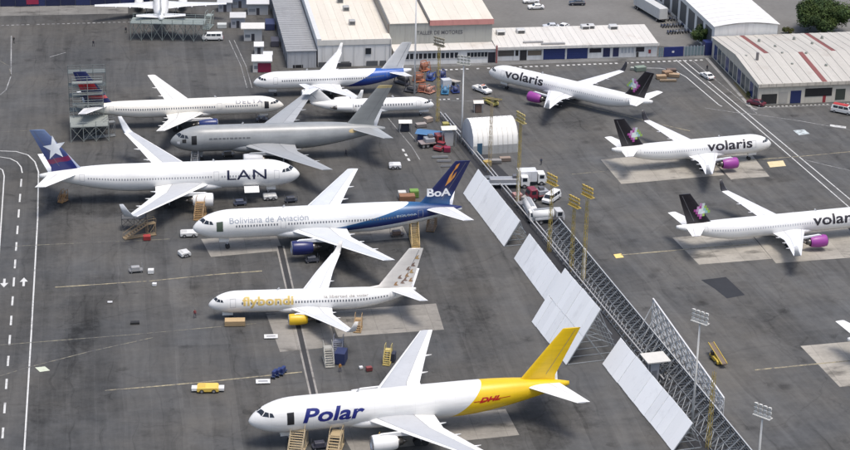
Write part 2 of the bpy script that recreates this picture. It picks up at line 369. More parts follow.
SPEC = {
 '767': dict(L=52.7, w=2.66, h=2.86, zc=5.1, nz=4.55, Ln=7.5, Lt=19.0, tz=6.05, tr=0.35,
   wing=[(0, 17.2, 12.0, 3.7, .13), (2.5, 19.0, 10.6, 3.85, .125), (8.0, 22.75, 6.9, 4.45, .11), (16.0, 28.2, 4.4, 5.3, .10), (23.6, 33.4, 2.2, 6.1, .09)],
   fin=[(43.0, 50.3, 6.6), (44.6, 50.3, 7.8), (51.2, 54.2, 15.95)], stab=[(0.4, 44.6, 6.3, 6.5), (9.3, 51.2, 2.1, 7.25)],
   eng=[(18.1, 7.9, 2.75, 1.38, 5.2)], gear=[(6.6, 0, .45), (26.9, 4.65, .58)], bog=4, win=(8.2, 43.5), wa=0.45, doors=[(4.9, .95), (17.2, .95), (44.2, 1.0)], ff=(3, 1.1)),
 '757': dict(L=46.0, w=1.88, h=2.02, zc=4.25, nz=3.8, Ln=6.2, Lt=15.0, tz=5.5, tr=0.28,
   wing=[(0, 17.3, 9.3, 3.2, .13), (1.9, 18.4, 8.1, 3.3, .125), (6.5, 20.9, 5.4, 3.9, .11), (12.5, 24.2, 3.7, 4.8, .10), (19.0, 27.8, 1.8, 5.8, .09)],
   fin=[(37.0, 44.2, 5.6), (38.6, 44.2, 6.3), (43.8, 46.6, 13.5)], stab=[(0.3, 38.9, 5.3, 5.5), (7.6, 44.2, 1.8, 6.3)],
   eng=[(15.4, 6.5, 2.4, 1.22, 5.2)], gear=[(5.2, 0, .4), (24.2, 3.66, .5)], bog=4, win=(6.2, 38.0), wa=0.45, doors=[(4.6, .7), (14.6, .7), (38.6, .75)], ff=(3, .95)),
 '320': dict(L=37.4, w=1.98, h=2.07, zc=3.75, nz=3.3, Ln=5.6, Lt=13.0, tz=5.2, tr=0.3,
   wing=[(0, 12.2, 8.0, 2.6, .14), (2.0, 13.5, 6.7, 2.75, .13), (6.4, 15.9, 4.1, 3.2, .11), (11.5, 18.6, 2.8, 3.85, .10), (17.0, 21.55, 1.55, 4.55, .09)],
   fin=[(29.0, 35.3, 5.3), (30.4, 35.3, 5.9), (35.0, 37.4, 12.0)], stab=[(0.3, 31.4, 4.0, 4.9), (6.2, 35.0, 1.7, 5.7)],
   eng=[(10.6, 5.75, 1.95, 1.2, 4.4)], gear=[(5.1, 0, .38), (17.7, 3.8, .58)], bog=2, win=(6.6, 31.2), wa=0.42, doors=[(5.0, .8), (31.8, .8)], ff=(3, .8)),
 '738': dict(L=37.3, w=1.88, h=2.0, zc=3.25, nz=2.75, Ln=5.2, Lt=12.5, tz=4.75, tr=0.25,
   wing=[(0, 13.2, 8.6, 2.1, .14), (1.9, 14.7, 7.3, 2.25, .13), (5.6, 17.2, 4.7, 2.8, .11), (11.0, 20.0, 3.1, 3.8, .10), (17.0, 23.3, 1.6, 4.75, .09)],
   fin=[(26.5, 36.6, 4.9), (30.6, 36.6, 5.7), (35.9, 38.5, 12.7)], stab=[(0.3, 32.4, 4.4, 4.7), (7.1, 37.2, 1.5, 5.6)],
   eng=[(14.0, 4.83, 1.65, 1.0, 4.3)], gear=[(4.0, 0, .35), (19.6, 2.86, .55)], bog=2, win=(6.0, 32.0), wa=0.4, doors=[(4.3, .8), (33.0, .8)], ff=(2, .7)),
 'crj': dict(L=24.4, w=1.35, h=1.35, zc=2.55, nz=2.15, Ln=4.2, Lt=7.5, tz=3.25, tr=0.2,
   wing=[(0, 9.8, 5.6, 1.5, .13), (1.35, 10.8, 4.7, 1.55, .13), (3.6, 12.6, 3.3, 1.75, .11), (10.3, 16.0, 1.3, 2.4, .10)],
   fin=[(19.6, 24.6, 3.4), (20.4, 24.6, 3.9), (23.0, 26.0, 6.3)], stab=[(0.05, 22.9, 2.6, 6.35), (3.1, 25.0, 1.5, 6.25)],
   eng=[(16.4, 2.15, 3.0, 0.68, 4.0)], gear=[(2.7, 0, .2), (13.6, 1.6, .36)], bog=2, win=(4.6, 16.0), wa=0.35, doors=[(3.3, .55)], ff=(2, .5), rear=True),
}
def stretch(sp, fwd, aft):
    q = dict(sp); t = fwd + aft; q['L'] += t
    q['wing'] = [(a, b + fwd, c, d, e) for a, b, c, d, e in sp['wing']]; q['fin'] = [(a + t, b + t, c) for a, b, c in sp['fin']]
    q['stab'] = [(a, b + t, c, d) for a, b, c, d in sp['stab']]; q['eng'] = [(a + fwd, b, c, d, e) for a, b, c, d, e in sp['eng']]
    q['gear'] = [sp['gear'][0], (sp['gear'][1][0] + fwd,) + sp['gear'][1][1:]]; q['win'] = (sp['win'][0], sp['win'][1] + t)
    q['doors'] = [(a + (0 if a < 8 else t if a > 25 else fwd), b) for a, b in sp['doors']]; return q
SPEC['321'] = stretch(SPEC['320'], 4.27, 2.67); SPEC['762'] = stretch(SPEC['767'], -3.07, -3.35)

class Body:                                   # fuselage shape as functions of the station s
    def __init__(b, sp): b.sp = sp
    def st(b, s):
        p = b.sp; k = 1.0; zc = p['zc']; w, h = p['w'], p['h']
        if s < p['Ln']:
            q = 1 - max(s, 0) / p['Ln']; k = max(1 - q ** 2.15, 0) ** 0.62; zc = p['nz'] + (p['zc'] - p['nz']) * (1 - q ** 1.7)
        t0 = p['L'] - p['Lt']
        if s > t0:
            q = min((s - t0) / p['Lt'], 1); kh = 1 - q ** 1.75; kw = 1 - q ** 2.1
            r = p['tr']; hh = r + (h - r) * kh; top = p['zc'] + h - (p['zc'] + h - p['tz'] - r) * q ** 2.6
            return top - hh, r * .8 + (w - r * .8) * kw, hh
        return zc, w * k, h * k
    def pt(b, s, th, side, off=0.02):
        zc, w, h = b.st(s); c, n = math.cos(th), math.sin(th)
        nv = Vector((0, c / max(w, .01), n / max(h, .01))).normalized()
        return (s, side * (w * c + nv.y * off), zc + h * n + nv.z * off)
    def arc(b, s, a, side, off=0.02): return b.pt(s, a / ((b.sp['w'] + b.sp['h']) / 2), side, off)
def fuselage_mesh(sp):
    b = Body(sp); n = 40; ss = []
    for i in range(15): ss.append(sp['Ln'] * (i / 15) ** 2)
    t0 = sp['L'] - sp['Lt']
    for i in range(13): ss.append(sp['Ln'] + (t0 - sp['Ln']) * i / 12)
    for i in range(1, 25): ss.append(t0 + sp['Lt'] * i / 24)
    ss[0] = 0.0; vs, fs = [(0, 0, sp['nz'])], []
    for s in ss[1:]:
        zc, w, h = b.st(s)
        vs += [(s, w * math.cos(2 * math.pi * i / n), zc + h * math.sin(2 * math.pi * i / n)) for i in range(n)]
    fs += [(0, 1 + (i + 1) % n, 1 + i) for i in range(n)]
    for r in range(len(ss) - 2):
        o = 1 + r * n; fs += [(o + i, o + (i + 1) % n, o + n + (i + 1) % n, o + n + i) for i in range(n)]
    o = 1 + (len(ss) - 2) * n; fs.append(tuple(o + i for i in range(n)))
    return MB().add(vs, fs).mesh('fuselage', True)
AF = [(0, 0), (.012, .22), (.05, .45), (.12, .72), (.25, .95), (.38, 1.0), (.55, .86), (.72, .58), (.88, .26), (1, .02)]
def foil(secs, axis, name):                  # secs: (span, le, chord, other, thick) lofted; axis 'y' for wings, 'z' for the fin
    vs, fs, cf, sf = [], [], [], []; m = len(AF) * 2 - 2
    for k, (sp_, le, ch, ot, th) in enumerate(secs):
        ring = [(x, t) for x, t in AF] + [(x, -t) for x, t in AF[-2:0:-1]]
        for x, t in ring:
            s = le + x * ch; q = t * th * ch / 2
            vs.append((s, sp_, ot + q * (1.0 if t > 0 else .8)) if axis == 'y' else (s, q, sp_)); cf.append(x); sf.append(k / (len(secs) - 1))
    for k in range(len(secs) - 1):
        o = k * m; fs += [(o + i, o + (i + 1) % m, o + m + (i + 1) % m, o + m + i) for i in range(m)]
    fs += [tuple(range(m)), tuple(range((len(secs) - 1) * m, len(secs) * m))]
    me = MB().add(vs, fs).mesh(name, True)
    for nm, dat in (('cf', cf), ('sf', sf)):
        a = me.attributes.new(nm, 'FLOAT', 'POINT'); a.data.foreach_set('value', dat)
    try: me.set_sharp_from_angle(angle=R(50))
    except Exception: pass
    return me
def refine(secs, n=5):
    out = []
    for a, b in zip(secs, secs[1:]): out += [tuple(p + (q - p) * i / n for p, q in zip(a, b)) for i in range(n)]
    return out + [secs[-1]]
def wing_paint(skin, box):                   # coated upper panel between the slats and the flaps, hinge lines
    m = Mat('wing_paint', 0.4); cf = m.attr('cf'); sf = m.attr('sf'); n = m.noise(0.5, detail=5); n2 = m.noise(2.0, detail=3)
    mid = cf.step(0.10, 0.115) * (1.0 - cf.step(0.66, 0.675))
    hinge = ((cf - 0.675).abs() < 0.010) + ((cf - 0.108).abs() < 0.008)
    ribs = (((sf * 9.0).frac() - 0.5).abs() > 0.485) * (cf > 0.675)
    c = m.mix(mid, skin, box); c = m.mix((hinge + ribs).clamp() * 0.6, c, (0.10, 0.10, 0.11))
    return m.out(m.scale(c, 1.06 - n * 0.18 - n2.step(.5, .8) * 0.06))
def livery(name, fn, rough=0.32):
    m = Mat(name, rough); x, y, z = m.xyz(); c = fn(m, x, y, z)
    grime = m.noise(1.0, m.comb(x * 0.25, y * 0.9, z * 0.9), 5, 0.65); run = m.noise(1.0, m.comb(x * 0.08, y * 1.2, z * 1.6), 4, 0.6)
    frame = ((x / 3.3).frac() - 0.5).abs().step(0.488, 0.499); lap = ((z / 1.25).frac() - 0.5).abs().step(0.480, 0.498)
    return m.out(m.scale(c if not isinstance(c, tuple) else m.col(c), 1.02 - grime.step(.35, .8) * 0.16 - run.step(.5, .75) * 0.10 - frame * 0.10 - lap * 0.05))

def aircraft(kind, label, pose, near, lv, name='airliner'):
    """pose: nose x, y and heading nose->tail; near: +1/-1 local side turned to the camera; lv: livery dict"""
    sp = SPEC[kind]; b = Body(sp); root = thing(name, label, 'airplane', (pose[0], pose[1], 0), R(pose[2]))
    b.root = root; fus = link('fuselage', fuselage_mesh(sp), lv['body'], root); b.fus = fus
    wp = lv['wing']
    # belly fairing
    w0 = sp['wing'][0]; wc = w0[1] + w0[2] * .45; L = w0[2] * 1.35; vs, fs = [], []; n = 20
    for i in range(11):
        q = -1 + 2 * i / 10; k = max(1 - abs(q) ** 2.6, 0.0) ** .5 + .02
        vs += [(wc + q * L / 2, sp['w'] * 1.06 * math.cos(2 * math.pi * j / n) * k, sp['zc'] - sp['h'] * .62 + sp['h'] * .52 * math.sin(2 * math.pi * j / n) * k) for j in range(n)]
    for i in range(10): fs += [(i * n + j, i * n + (j + 1) % n, (i + 1) * n + (j + 1) % n, (i + 1) * n + j) for j in range(n)]
    MB().add(vs, fs).build('belly_fairing', lv.get('belly', lv['body']), root, True)
    # wings with fairings, winglets; engines
    for sd in (-1, 1):
        secs = refine([(y * sd, le, ch, z, th) for y, le, ch, z, th in sp['wing']], 4)
        wg = link('wing', foil(secs, 'y', 'wing'), wp, root)
        nf, fl = sp['ff']; wt = sp['wing']
        def at(y):
            for a, c in zip(wt, wt[1:]):
                if a[0] <= y <= c[0]: t = (y - a[0]) / (c[0] - a[0]); return [p + (q - p) * t for p, q in zip(a, c)]
        for k in range(nf):
            y = wt[1][0] + (wt[-1][0] - wt[1][0]) * (0.16, .40, .64)[k]; q = at(y); te = q[1] + q[2]; rr = .24 * fl + .05; ln = 3.3 * fl
            f = MB(); f.tube((te - ln * .75, y * sd, q[3] - q[2] * q[4] * .3), (te - ln * .25, y * sd, q[3] - .28 * fl), .06, rr, 8)
            f.tube((te - ln * .25, y * sd, q[3] - .28 * fl), (te + ln * .28, y * sd, q[3] - .05), rr, .05, 8); f.build('flap_fairing', lv.get('fairing', wp), wg, True)
        t = wt[-1]
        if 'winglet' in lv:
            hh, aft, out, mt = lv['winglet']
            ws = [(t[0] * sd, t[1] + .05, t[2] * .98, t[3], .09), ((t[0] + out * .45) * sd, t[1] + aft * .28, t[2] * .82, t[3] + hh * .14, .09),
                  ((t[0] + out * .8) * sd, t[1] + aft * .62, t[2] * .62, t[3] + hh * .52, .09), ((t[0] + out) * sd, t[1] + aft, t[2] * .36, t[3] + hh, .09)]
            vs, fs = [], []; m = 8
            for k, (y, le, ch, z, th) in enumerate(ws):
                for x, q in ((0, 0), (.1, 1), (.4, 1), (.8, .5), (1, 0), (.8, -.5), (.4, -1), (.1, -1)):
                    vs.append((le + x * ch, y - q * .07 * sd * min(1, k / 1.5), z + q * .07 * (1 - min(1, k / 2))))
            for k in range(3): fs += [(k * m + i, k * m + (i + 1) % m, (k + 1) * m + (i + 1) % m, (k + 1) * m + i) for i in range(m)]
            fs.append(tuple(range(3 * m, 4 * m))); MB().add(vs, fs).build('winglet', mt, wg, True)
        for (es, ey, ez, er, el) in sp['eng']:
            prof = [(.0, .80), (.0, .86), (.10, .95), (.45, 1.0), (1.4, 1.03), (el * .5, 1.0), (el * .74, .86), (el * .80, .72)]
            inn = [(.0, .80), (.12, .76), (.5, .78), (.95, .80)]
            n = 28; vs, fs = [], []
            allp = inn[::-1] + prof[1:]
            for (x, r) in allp: vs += [(es + x, ey * sd + r * er * math.cos(2 * math.pi * j / n), ez + r * er * math.sin(2 * math.pi * j / n)) for j in range(n)]
            for i in range(len(allp) - 1): fs += [(i * n + j, i * n + (j + 1) % n, (i + 1) * n + (j + 1) % n, (i + 1) * n + j) for j in range(n)]
            en = MB().add(vs, fs).build('engine', lv['engine'], root, True)
            lip = MB(); vs, fs = [], []
            for (x, r) in ((.13, .755), (-.03, .81), (-.03, .87), (.12, .965)): vs += [(es + x, ey * sd + r * er * math.cos(2 * math.pi * j / n), ez + r * er * math.sin(2 * math.pi * j / n)) for j in range(n)]
            for i in range(3): fs += [(i * n + j, i * n + (j + 1) % n, (i + 1) * n + (j + 1) % n, (i + 1) * n + j) for j in range(n)]
            lip.add(vs, fs).build('inlet_lip', paint((0.55, 0.55, 0.56), 0.25, 0.8), en, True)
            MB().tube((es + .72, ey * sd, ez), (es + .9, ey * sd, ez), er * .79, n=20).build('fan', paint(DGREY, .35, .6), en)
            MB().tube((es + .2, ey * sd, ez), (es + .72, ey * sd, ez), .03, er * .26, 12).build('spinner', paint((.2, .2, .21), .4), en, True)
            ex = MB(); ex.tube((es + el * .70, ey * sd, ez), (es + el * .97, ey * sd, ez), er * .66, er * .42, 18); ex.tube((es + el * .97, ey * sd, ez), (es + el * 1.14, ey * sd, ez), er * .33, .05, 14)
            ex.build('exhaust_nozzle', paint((0.16, 0.15, 0.14), .35, .8), en, True)
            if sp.get('rear'):
                MB().box(es + .9, es + 3.0, min(sd * .9, sd * (ey - .4)), max(sd * .9, sd * (ey - .4)), ez - .14, ez + .14).build('pylon', lv['body'], en)
            else:
                q = at(ey); py = MB()
                py.side([(es + .9, ez + er * .93), (es + 1.6, ez + er * 1.18), (q[1] + .3, q[3] + .02), (q[1] + q[2] * .5, q[3] - .15), (q[1] + q[2] * .38, ez + er * .62), (es + el * .6, ez + er * .85)], ey * sd - .2, ey * sd + .2)
                py.build('pylon', lv.get('pylon', wp), en)
        ss = [(y * sd, le, ch, z, .10) for y, le, ch, z in sp['stab']]
        link('horizontal_stabilizer', foil(refine(ss, 3), 'y', 'stab'), lv.get('stab', wp), root)
    fn = sp['fin']; fsec = refine([(z, a, c - a, 0, .11 if i else .05) for i, (a, c, z) in enumerate(fn)], 4)
    fin = link('vertical_fin', foil(fsec, 'z', 'fin'), lv['fin'], root); b.fin = fin
    def finpt(s, z, side, off=.03):
        z = min(max(z, fsec[0][0]), fsec[-1][0])
        for a, c in zip(fsec, fsec[1:]):
            if a[0] <= z <= c[0]:
                t = (z - a[0]) / (c[0] - a[0]); le = a[1] + (c[1] - a[1]) * t; ch = a[2] + (c[2] - a[2]) * t; th = a[4] + (c[4] - a[4]) * t; break
        x = min(max((s - le) / ch, 0), 1)
        for p, q in zip(AF, AF[1:]):
            if p[0] <= x <= q[0]: hv = p[1] + (q[1] - p[1]) * (x - p[0]) / (q[0] - p[0])
        return (s, side * (hv * th * ch / 2 + off), z)
    b.finpt = finpt
    # rudder seam
    for sd in (-1, 1):
        (a0, c0, z0), (a1, c1, z1) = fn[1], fn[2]
        pts = [(a0 + (c0 - a0) * .70 + ((a1 + (c1 - a1) * .68) - (a0 + (c0 - a0) * .70)) * t, z0 + .3 + (z1 - z0 - .6) * t) for t in (0, .25, .5, .75, 1)]
        vs = [finpt(s + e, z, sd, .02) for s, z in pts for e in (0, .09)]
        MB().add(vs, [(2 * i, 2 * i + 1, 2 * i + 3, 2 * i + 2) for i in range(4)]).build('rudder_seam', paint((.16, .16, .17)), fin)
    # landing gear
    for gi, (gs, gy, gr) in enumerate(sp['gear']):
        for sd in ((1,) if gi == 0 else (-1, 1)):
            gb = MB(); top = sp['zc'] - sp['h'] * .7 if gi == 0 or sp.get('rear') else sp['wing'][1][3]
            gb.tube((gs, gy * sd, gr), (gs, gy * sd, top), .13 if gi else .10, n=8); gb.beam((gs, gy * sd, gr * 1.6), (gs - (1.4 if gi == 0 else -.2), gy * sd * (.55 if gi else 1), top), .09)
            if gi: gb.beam((gs - gr * 1.2, gy * sd, gr), (gs + gr * 1.2, gy * sd, gr), .14)
            g = gb.build('nose_gear' if gi == 0 else 'main_gear', paint(LGREY), root)
            pos = [(0, -.28), (0, .28)] if gi == 0 or sp['bog'] == 2 else [(-gr * 1.15, -.4), (-gr * 1.15, .4), (gr * 1.15, -.4), (gr * 1.15, .4)]
            for px_, py_ in pos:
                MB().tube((gs + px_, gy * sd + py_ - gr * .3, gr), (gs + px_, gy * sd + py_ + gr * .3, gr), gr, n=14).build('wheel', paint((.025, .025, .027), .8), g)
            if gi == 0:
                for e in (-.35, .35): MB().box(gs - 1.6, gs + .3, e - .03, e + .03, sp['zc'] - sp['h'] * 1.25, sp['zc'] - sp['h'] * .9).build('gear_door', lv['body'], g)
    # cabin windows, cockpit panes, doors on both sides
    wcol = paint(lv.get('wincol', (0.14, 0.15, 0.17)), .2)
    for sd in (-1, 1):
        if not lv.get('freighter'):
            mbw = MB(); s = sp['win'][0]
            while s < sp['win'][1]:
                if not any(abs(s - d[0]) < 1.0 for d in sp['doors']):
                    mbw.add([b.arc(s + e, sp['wa'] + h_, sd, .015) for e, h_ in ((-.13, -.2), (.13, -.2), (.13, .2), (-.13, .2))], [(0, 1, 2, 3)])
                s += .53 if kind not in ('767', '762') else .56
            tag(mbw.build('cabin_windows', wcol, fus), kind='stuff')
        f = sp['Ln'] / 7.5
        for cs in ([(1.25, 86), (1.85, 40), (2.4, 57), (1.95, 86)], [(1.98, 37.5), (2.95, 27), (3.0, 45), (2.5, 55)], [(3.08, 26), (3.8, 23), (3.55, 39), (3.12, 44)]):
            vs = []
            for i in range(5):
                for j in range(5):
                    u_, v_ = i / 4, j / 4
                    q = [(cs[0][k] * (1 - u_) + cs[1][k] * u_) * (1 - v_) + (cs[3][k] * (1 - u_) + cs[2][k] * u_) * v_ for k in (0, 1)]
                    vs.append(b.pt(q[0] * f, R(q[1]), sd, .02))
            MB().add(vs, [(i * 5 + j, i * 5 + j + 1, i * 5 + j + 6, i * 5 + j + 5) for i in range(4) for j in range(4)]).build('cockpit_window', glassm(), fus, True)
        for di, (ds, dh) in enumerate(sp['doors']):
            if (lv.get('freighter') and di) or (di == 0 and sd == near and lv.get('opened')): continue
            ring = MB()
            for (a0, a1, c0, c1) in ((-.5, .5, -dh, -dh + .05), (-.5, .5, dh - .05, dh), (-.5, -.45, -dh, dh), (.45, .5, -dh, dh)):
                v, fcs = grid_poly([(a0, c0), (a1, c0), (a1, c1), (a0, c1)], .4); ring.add([b.arc(ds + p[0], sp['wa'] + .1 + p[1], sd, .018) for p in v], fcs)
            ring.build('door', paint((.32, .32, .33)), fus)
    MB().beam((sp['L'] * .33, 0, sp['zc'] + sp['h'] - .02), (sp['L'] * .33 + .35, 0, sp['zc'] + sp['h'] + .5), .06, .3).build('antenna', paint(LGREY), fus)
    b.near = near
    return b
def decal(b, v, f, mat, s0, a0, name, side=None, fin=False, both=True, flip=True):
    """flat artwork (x reading direction, y up) laid on the fuselage (arc height a0) or the fin (z = a0), starting s0 metres from the nose"""
    for sd in ((-1, 1) if both else (b.near,)):
        wd = max(p[0] for p in v)
        def m(p):
            s = s0 + p[0] if (sd < 0 or not flip) else s0 + wd - p[0]
            return b.finpt(s, a0 + p[1], sd, .035) if fin else b.arc(s, a0 + p[1], sd, .03)
        MB().add([m(p) for p in v], f).build(name, mat, b.fin if fin else b.fus)
def lettering(b, txt, s0, a0, h, wd, col, bold=0.0, shear=0.0, spacing=1.0, fin=False, name='lettering', rough=.4):
    v, f = bm_data(text_bm(txt, h, wd, bold, shear, spacing)); decal(b, v, f, paint(col, rough, dirt=.05), s0, a0, name, fin=fin)
def open_door(b, ds, hw=.5, dh=.95, col=(0.01, 0.01, 0.012), a=None, side=None, name='door_opening'):
    v, f = grid_poly([(-hw, -dh), (hw, -dh), (hw, dh), (-hw, dh)], .3); a = b.sp['wa'] + .1 if a is None else a
    MB().add([b.arc(ds + p[0], a + p[1], side or b.near, .03) for p in v], f).build(name, paint(col, .6), b.fus)

white = livery('white_livery', lambda m, x, y, z: WHITE); cream = livery('cream_livery', lambda m, x, y, z: (.76, .73, .66))
WP = wing_paint(WHITE, (.46, .47, .48)); WPL = wing_paint((.74, .74, .74), (.62, .63, .64)); WPG = wing_paint((.36, .37, .375), (.31, .32, .325))

# --- white long haul twin with starred tail
def lanfin(m, x, y, z):
    n = m.noise(.35); t = z.step(8.0, 15.9)
    c = m.mix(t ** 1.6, (.012, .02, .13), (.16, .22, .36)); red = (((z - 9.4) + (x - 49.0) * .25 + (n - .5) * 1.6).abs() < .55) * (x < 52.0) * (z < 10.6)
    c = m.mix(red * .85, c, (.17, .01, .05)); return m.mix(((x - z * .62) < 40.35) * .8, c, (.45, .5, .6))
lan = aircraft('767', 'white long-haul airliner with star on blue tail and raised winglets', (-26.04, 392.45, 188.66), 1,
    dict(body=white, wing=WP, engine=white, fin=livery('star_tail', lanfin), stab=wing_paint(WHITE, WHITE), wincol=(.3, .31, .33), winglet=(3.3, 2.6, 1.5, paint((.52, .54, .56)))))
lettering(lan, 'LAN', 7.0, -.25, 1.95, 8.0, (.01, .012, .04), bold=.004, spacing=1.05)
sv = []
for i in range(10):
    r = 2.55 if i % 2 == 0 else 1.0; a = R(98 + 36 * i); sv.append((2.9 + r * math.cos(a) * .92, 2.9 + r * math.sin(a) * 1.05))
v, f = grid_poly(sv, .5); decal(lan, v, f, paint((.72, .75, .78)), 47.3, 9.1, 'tail_star', fin=True)
MB().add([(8.6, 2.25, 3.1), (11.6, 2.25, 3.1), (11.6, 4.3, 2.5), (8.6, 4.3, 2.5), (8.6, 2.25, 3.2), (11.6, 2.25, 3.2), (11.6, 4.3, 2.6), (8.6, 4.3, 2.6)],
         [(0, 1, 2, 3), (4, 5, 6, 7), (0, 1, 5, 4), (1, 2, 6, 5), (2, 3, 7, 6), (3, 0, 4, 7)]).build('cargo_door', white, lan.root)

# --- cargo jet, yellow tail
YL = (.73, .48, .010)
def polbody(m, x, y, z):
    n = m.mix((x - 37.7 + (7.9 - z) * .72 + (7.9 - z) ** 2.0 * .05) > 0.0, WHITE, YL); return n
pol = aircraft('767', 'white cargo jet with yellow rear fuselage and yellow tail', (-27.13, 284.95, 14.06), -1,
    dict(body=livery('cargo_livery', polbody), belly=white, wing=WP, engine=white, fin=livery('yellow_tail', lambda m, x, y, z: YL), stab=wing_paint(WHITE, (.7, .7, .7)), freighter=True, opened=True))
lettering(pol, 'Polar', 8.2, -.30, 2.15, 10.0, (.012, .018, .16), bold=.028, shear=.22)
for i in range(3):
    v, f = grid_poly([(0, 0), (4.2 - i * .9, 0), (4.25 - i * .9, .14), (.05, .14)], .4); decal(pol, v, f, paint((.45, .47, .55)), 12.0 + i * .2, -.65 - .22 * i, 'lettering_line')
lettering(pol, 'DHL', 36.9, .1, .8, 3.6, (.42, .008, .01), bold=.045, shear=.45)
v, f = grid_poly([(0, 0), (6.2, 0), (6.2, .12), (0, .12)], .4); decal(pol, v, f, paint((.42, .008, .01)), 36.0, .3, 'logo_stripe')
open_door(pol, 6.3, .55, 1.0)
wd_ = paint((.13, .13, .14)); 
# --- blue and white long haul twin
def boabody(m, x, y, z):
    zu = ((x - 20.0) / 22.5) ** 1.45 * 4.7 + 3.2; zl = ((x - 22.0) / 28.0) ** 1.3 * 3.1 + 2.75
    ins = (z < zu) * (z > zl) * (x > 20.5); t = ((z - zl) / (zu - zl + .01)).clamp()
    c = m.mix(((x - 20.0) / 18.0).clamp() * .35, WHITE, (.62, .67, .72))
    return m.mix(ins, c, m.mix(t ** 1.6, (.010, .016, .10), (.025, .12, .27)))
def boafin(m, x, y, z): return m.mix(z.step(7.0, 10.0), (.02, .10, .25), (.012, .017, .085))
boa = aircraft('767', 'white long-haul airliner with navy tail, sweeping blue band and navy engines', (-44.68, 362.61, 10.56), -1,
    dict(body=livery('blue_sweep_livery', boabody), belly=white, wing=wing_paint((.74, .75, .75), (.56, .58, .59)), engine=paint((.012, .018, .10), .3), fin=livery('navy_tail', boafin), stab=WPL))
lettering(boa, 'Boliviana de Aviación', 6.9, 1.0, 1.15, 15.2, (.30, .33, .38), bold=.0)
lettering(boa, 'BoA', 45.7, 8.9, 1.5, 4.75, (.78, .79, .80), bold=.03, fin=True)
lettering(boa, 'BOLIVIA', 39.4, .45, .4, 4.0, (.40, .50, .58))
for pts in ([(0, 0), (.45, 1.1), (.9, 2.2), (1.9, 3.6), (1.35, 2.1), (1.2, 1.0)], [(1.0, .8), (1.5, 2.0), (2.3, 3.0), (1.9, 1.9)], [(1.6, 3.0), (2.2, 4.3), (2.9, 4.7), (2.4, 3.7)]):
    v, f = grid_poly(pts, .5); decal(boa, v, f, paint((.62, .27, .06)), 49.2, 10.9, 'tail_flame', fin=True, flip=False)
open_door(boa, 5.0, .62, 1.0, (.06, .085, .06))
# --- low cost jet
GOLD = (.60, .43, .13)
fly = aircraft('738', 'white narrow-body jet with yellow engines and gold lettering', (-38.42, 331.78, 6.97), -1,
    dict(body=white, wing=WPL, engine=paint((.66, .42, .015), .35), fin=livery('white_tail', lambda m, x, y, z: (.76, .72, .66)), stab=WPL, winglet=(2.2, 1.5, .7, paint((.72, .70, .66)))))
lettering(fly, 'flybondi', 6.0, 0.0, 1.55, 9.1, GOLD, bold=.012)
v, f = bm_data(text_bm('flybondi', 1.55, 9.1, 0.035)); 
for sd in (-1, 1):
    wd = max(p[0] for p in v); MB().add([fly.arc(6.0 + p[0] if sd < 0 else 6.0 + wd - p[0], 0.0 + p[1], sd, .022) for p in v], f).build('lettering_outline', paint((.80, .66, .36)), fly.fus)
lettering(fly, 'la libertad de volar', 20.6, .95, .55, 8.0, (.34, .31, .28), bold=.01)
rnd = random.Random(3)
for (a, z_) in ((33.2, 5.6), (34.4, 5.9), (33.9, 6.9), (35.2, 7.2), (36.0, 7.9), (36.3, 9.2), (37.0, 10.6), (35.4, 8.5), (34.9, 6.4), (35.9, 6.2)):
    pts = [(0, .1), (.35, .55), (.8, .7), (.55, .3), (.95, .05), (.45, 0)]; v, f = grid_poly([(p[0] * .95, p[1] * 1.2) for p in pts], .5)
    decal(fly, v, f, paint(rnd.choice([(.38, .22, .10), (.5, .33, .14), (.25, .17, .13)])), a, z_, 'tail_mark', fin=True)
# --- grey tanker style jet
gfin = livery('grey_tail', lambda m, x, y, z: m.mix(z > 15.35, (.225, .235, .232), (.38, .31, .15)))
gry = aircraft('762', 'plain grey twin jet with open forward door parked behind the starred airliner', (-54.85, 409.88, 8.67), -1,
    dict(body=livery('grey_livery', lambda m, x, y, z: m.mix(m.noise(.3).step(.35, .7), (.25, .26, .26), (.31, .32, .32))), wing=WPG, engine=paint((.5, .51, .52)), fin=gfin, stab=WPG, freighter=True, opened=True))
open_door(gry, 5.0, .55, 1.0); open_door(gry, 2.9, .42, .5, (.02, .02, .02)); open_door(gry, 1.7, .3, .45, (.6, .6, .6), .1, name='nose_panel')
x = 8.2
while x < 16.5:
    l = rnd.uniform(.3, .9); v, f = grid_poly([(0, 0), (l, 0), (l, .32), (0, .32)], .4); decal(gry, v, f, paint((.12, .125, .13)), x, .55, 'lettering_mark', both=False); x += l + .25
v, f = grid_poly([(.9 + .9 * math.cos(i * .524), .9 + .7 * math.sin(i * .524)) for i in range(12)], .4); decal(gry, v, f, paint((.52, .40, .2)), 38.2, .1, 'emblem')
# --- cream jet in the tail dock
def delfin(m, x, y, z):
    c = m.mix((z > 9.4) * (z < 11.4) * ((x - z * .55) > 36.2), (.012, .018, .08), (.36, .02, .03))
    return m.mix((z > 7.2) * (z < 7.9) * (x < 43.5), c, (.5, .1, .1))
dell = aircraft('757', 'cream narrow-body jet with navy and red tail inside a maintenance dock', (-32.56, 436.87, 190.4), 1,
    dict(body=cream, wing=wing_paint((.76, .74, .69), (.66, .65, .61)), engine=paint((.015, .03, .13), .3), fin=livery('navy_red_tail', delfin), stab=WPL))
lettering(dell, 'DELTA', 4.9, .95, .85, 6.0, (.22, .22, .26), bold=.01, spacing=1.25)
open_door(dell, 4.0, .5, .85)
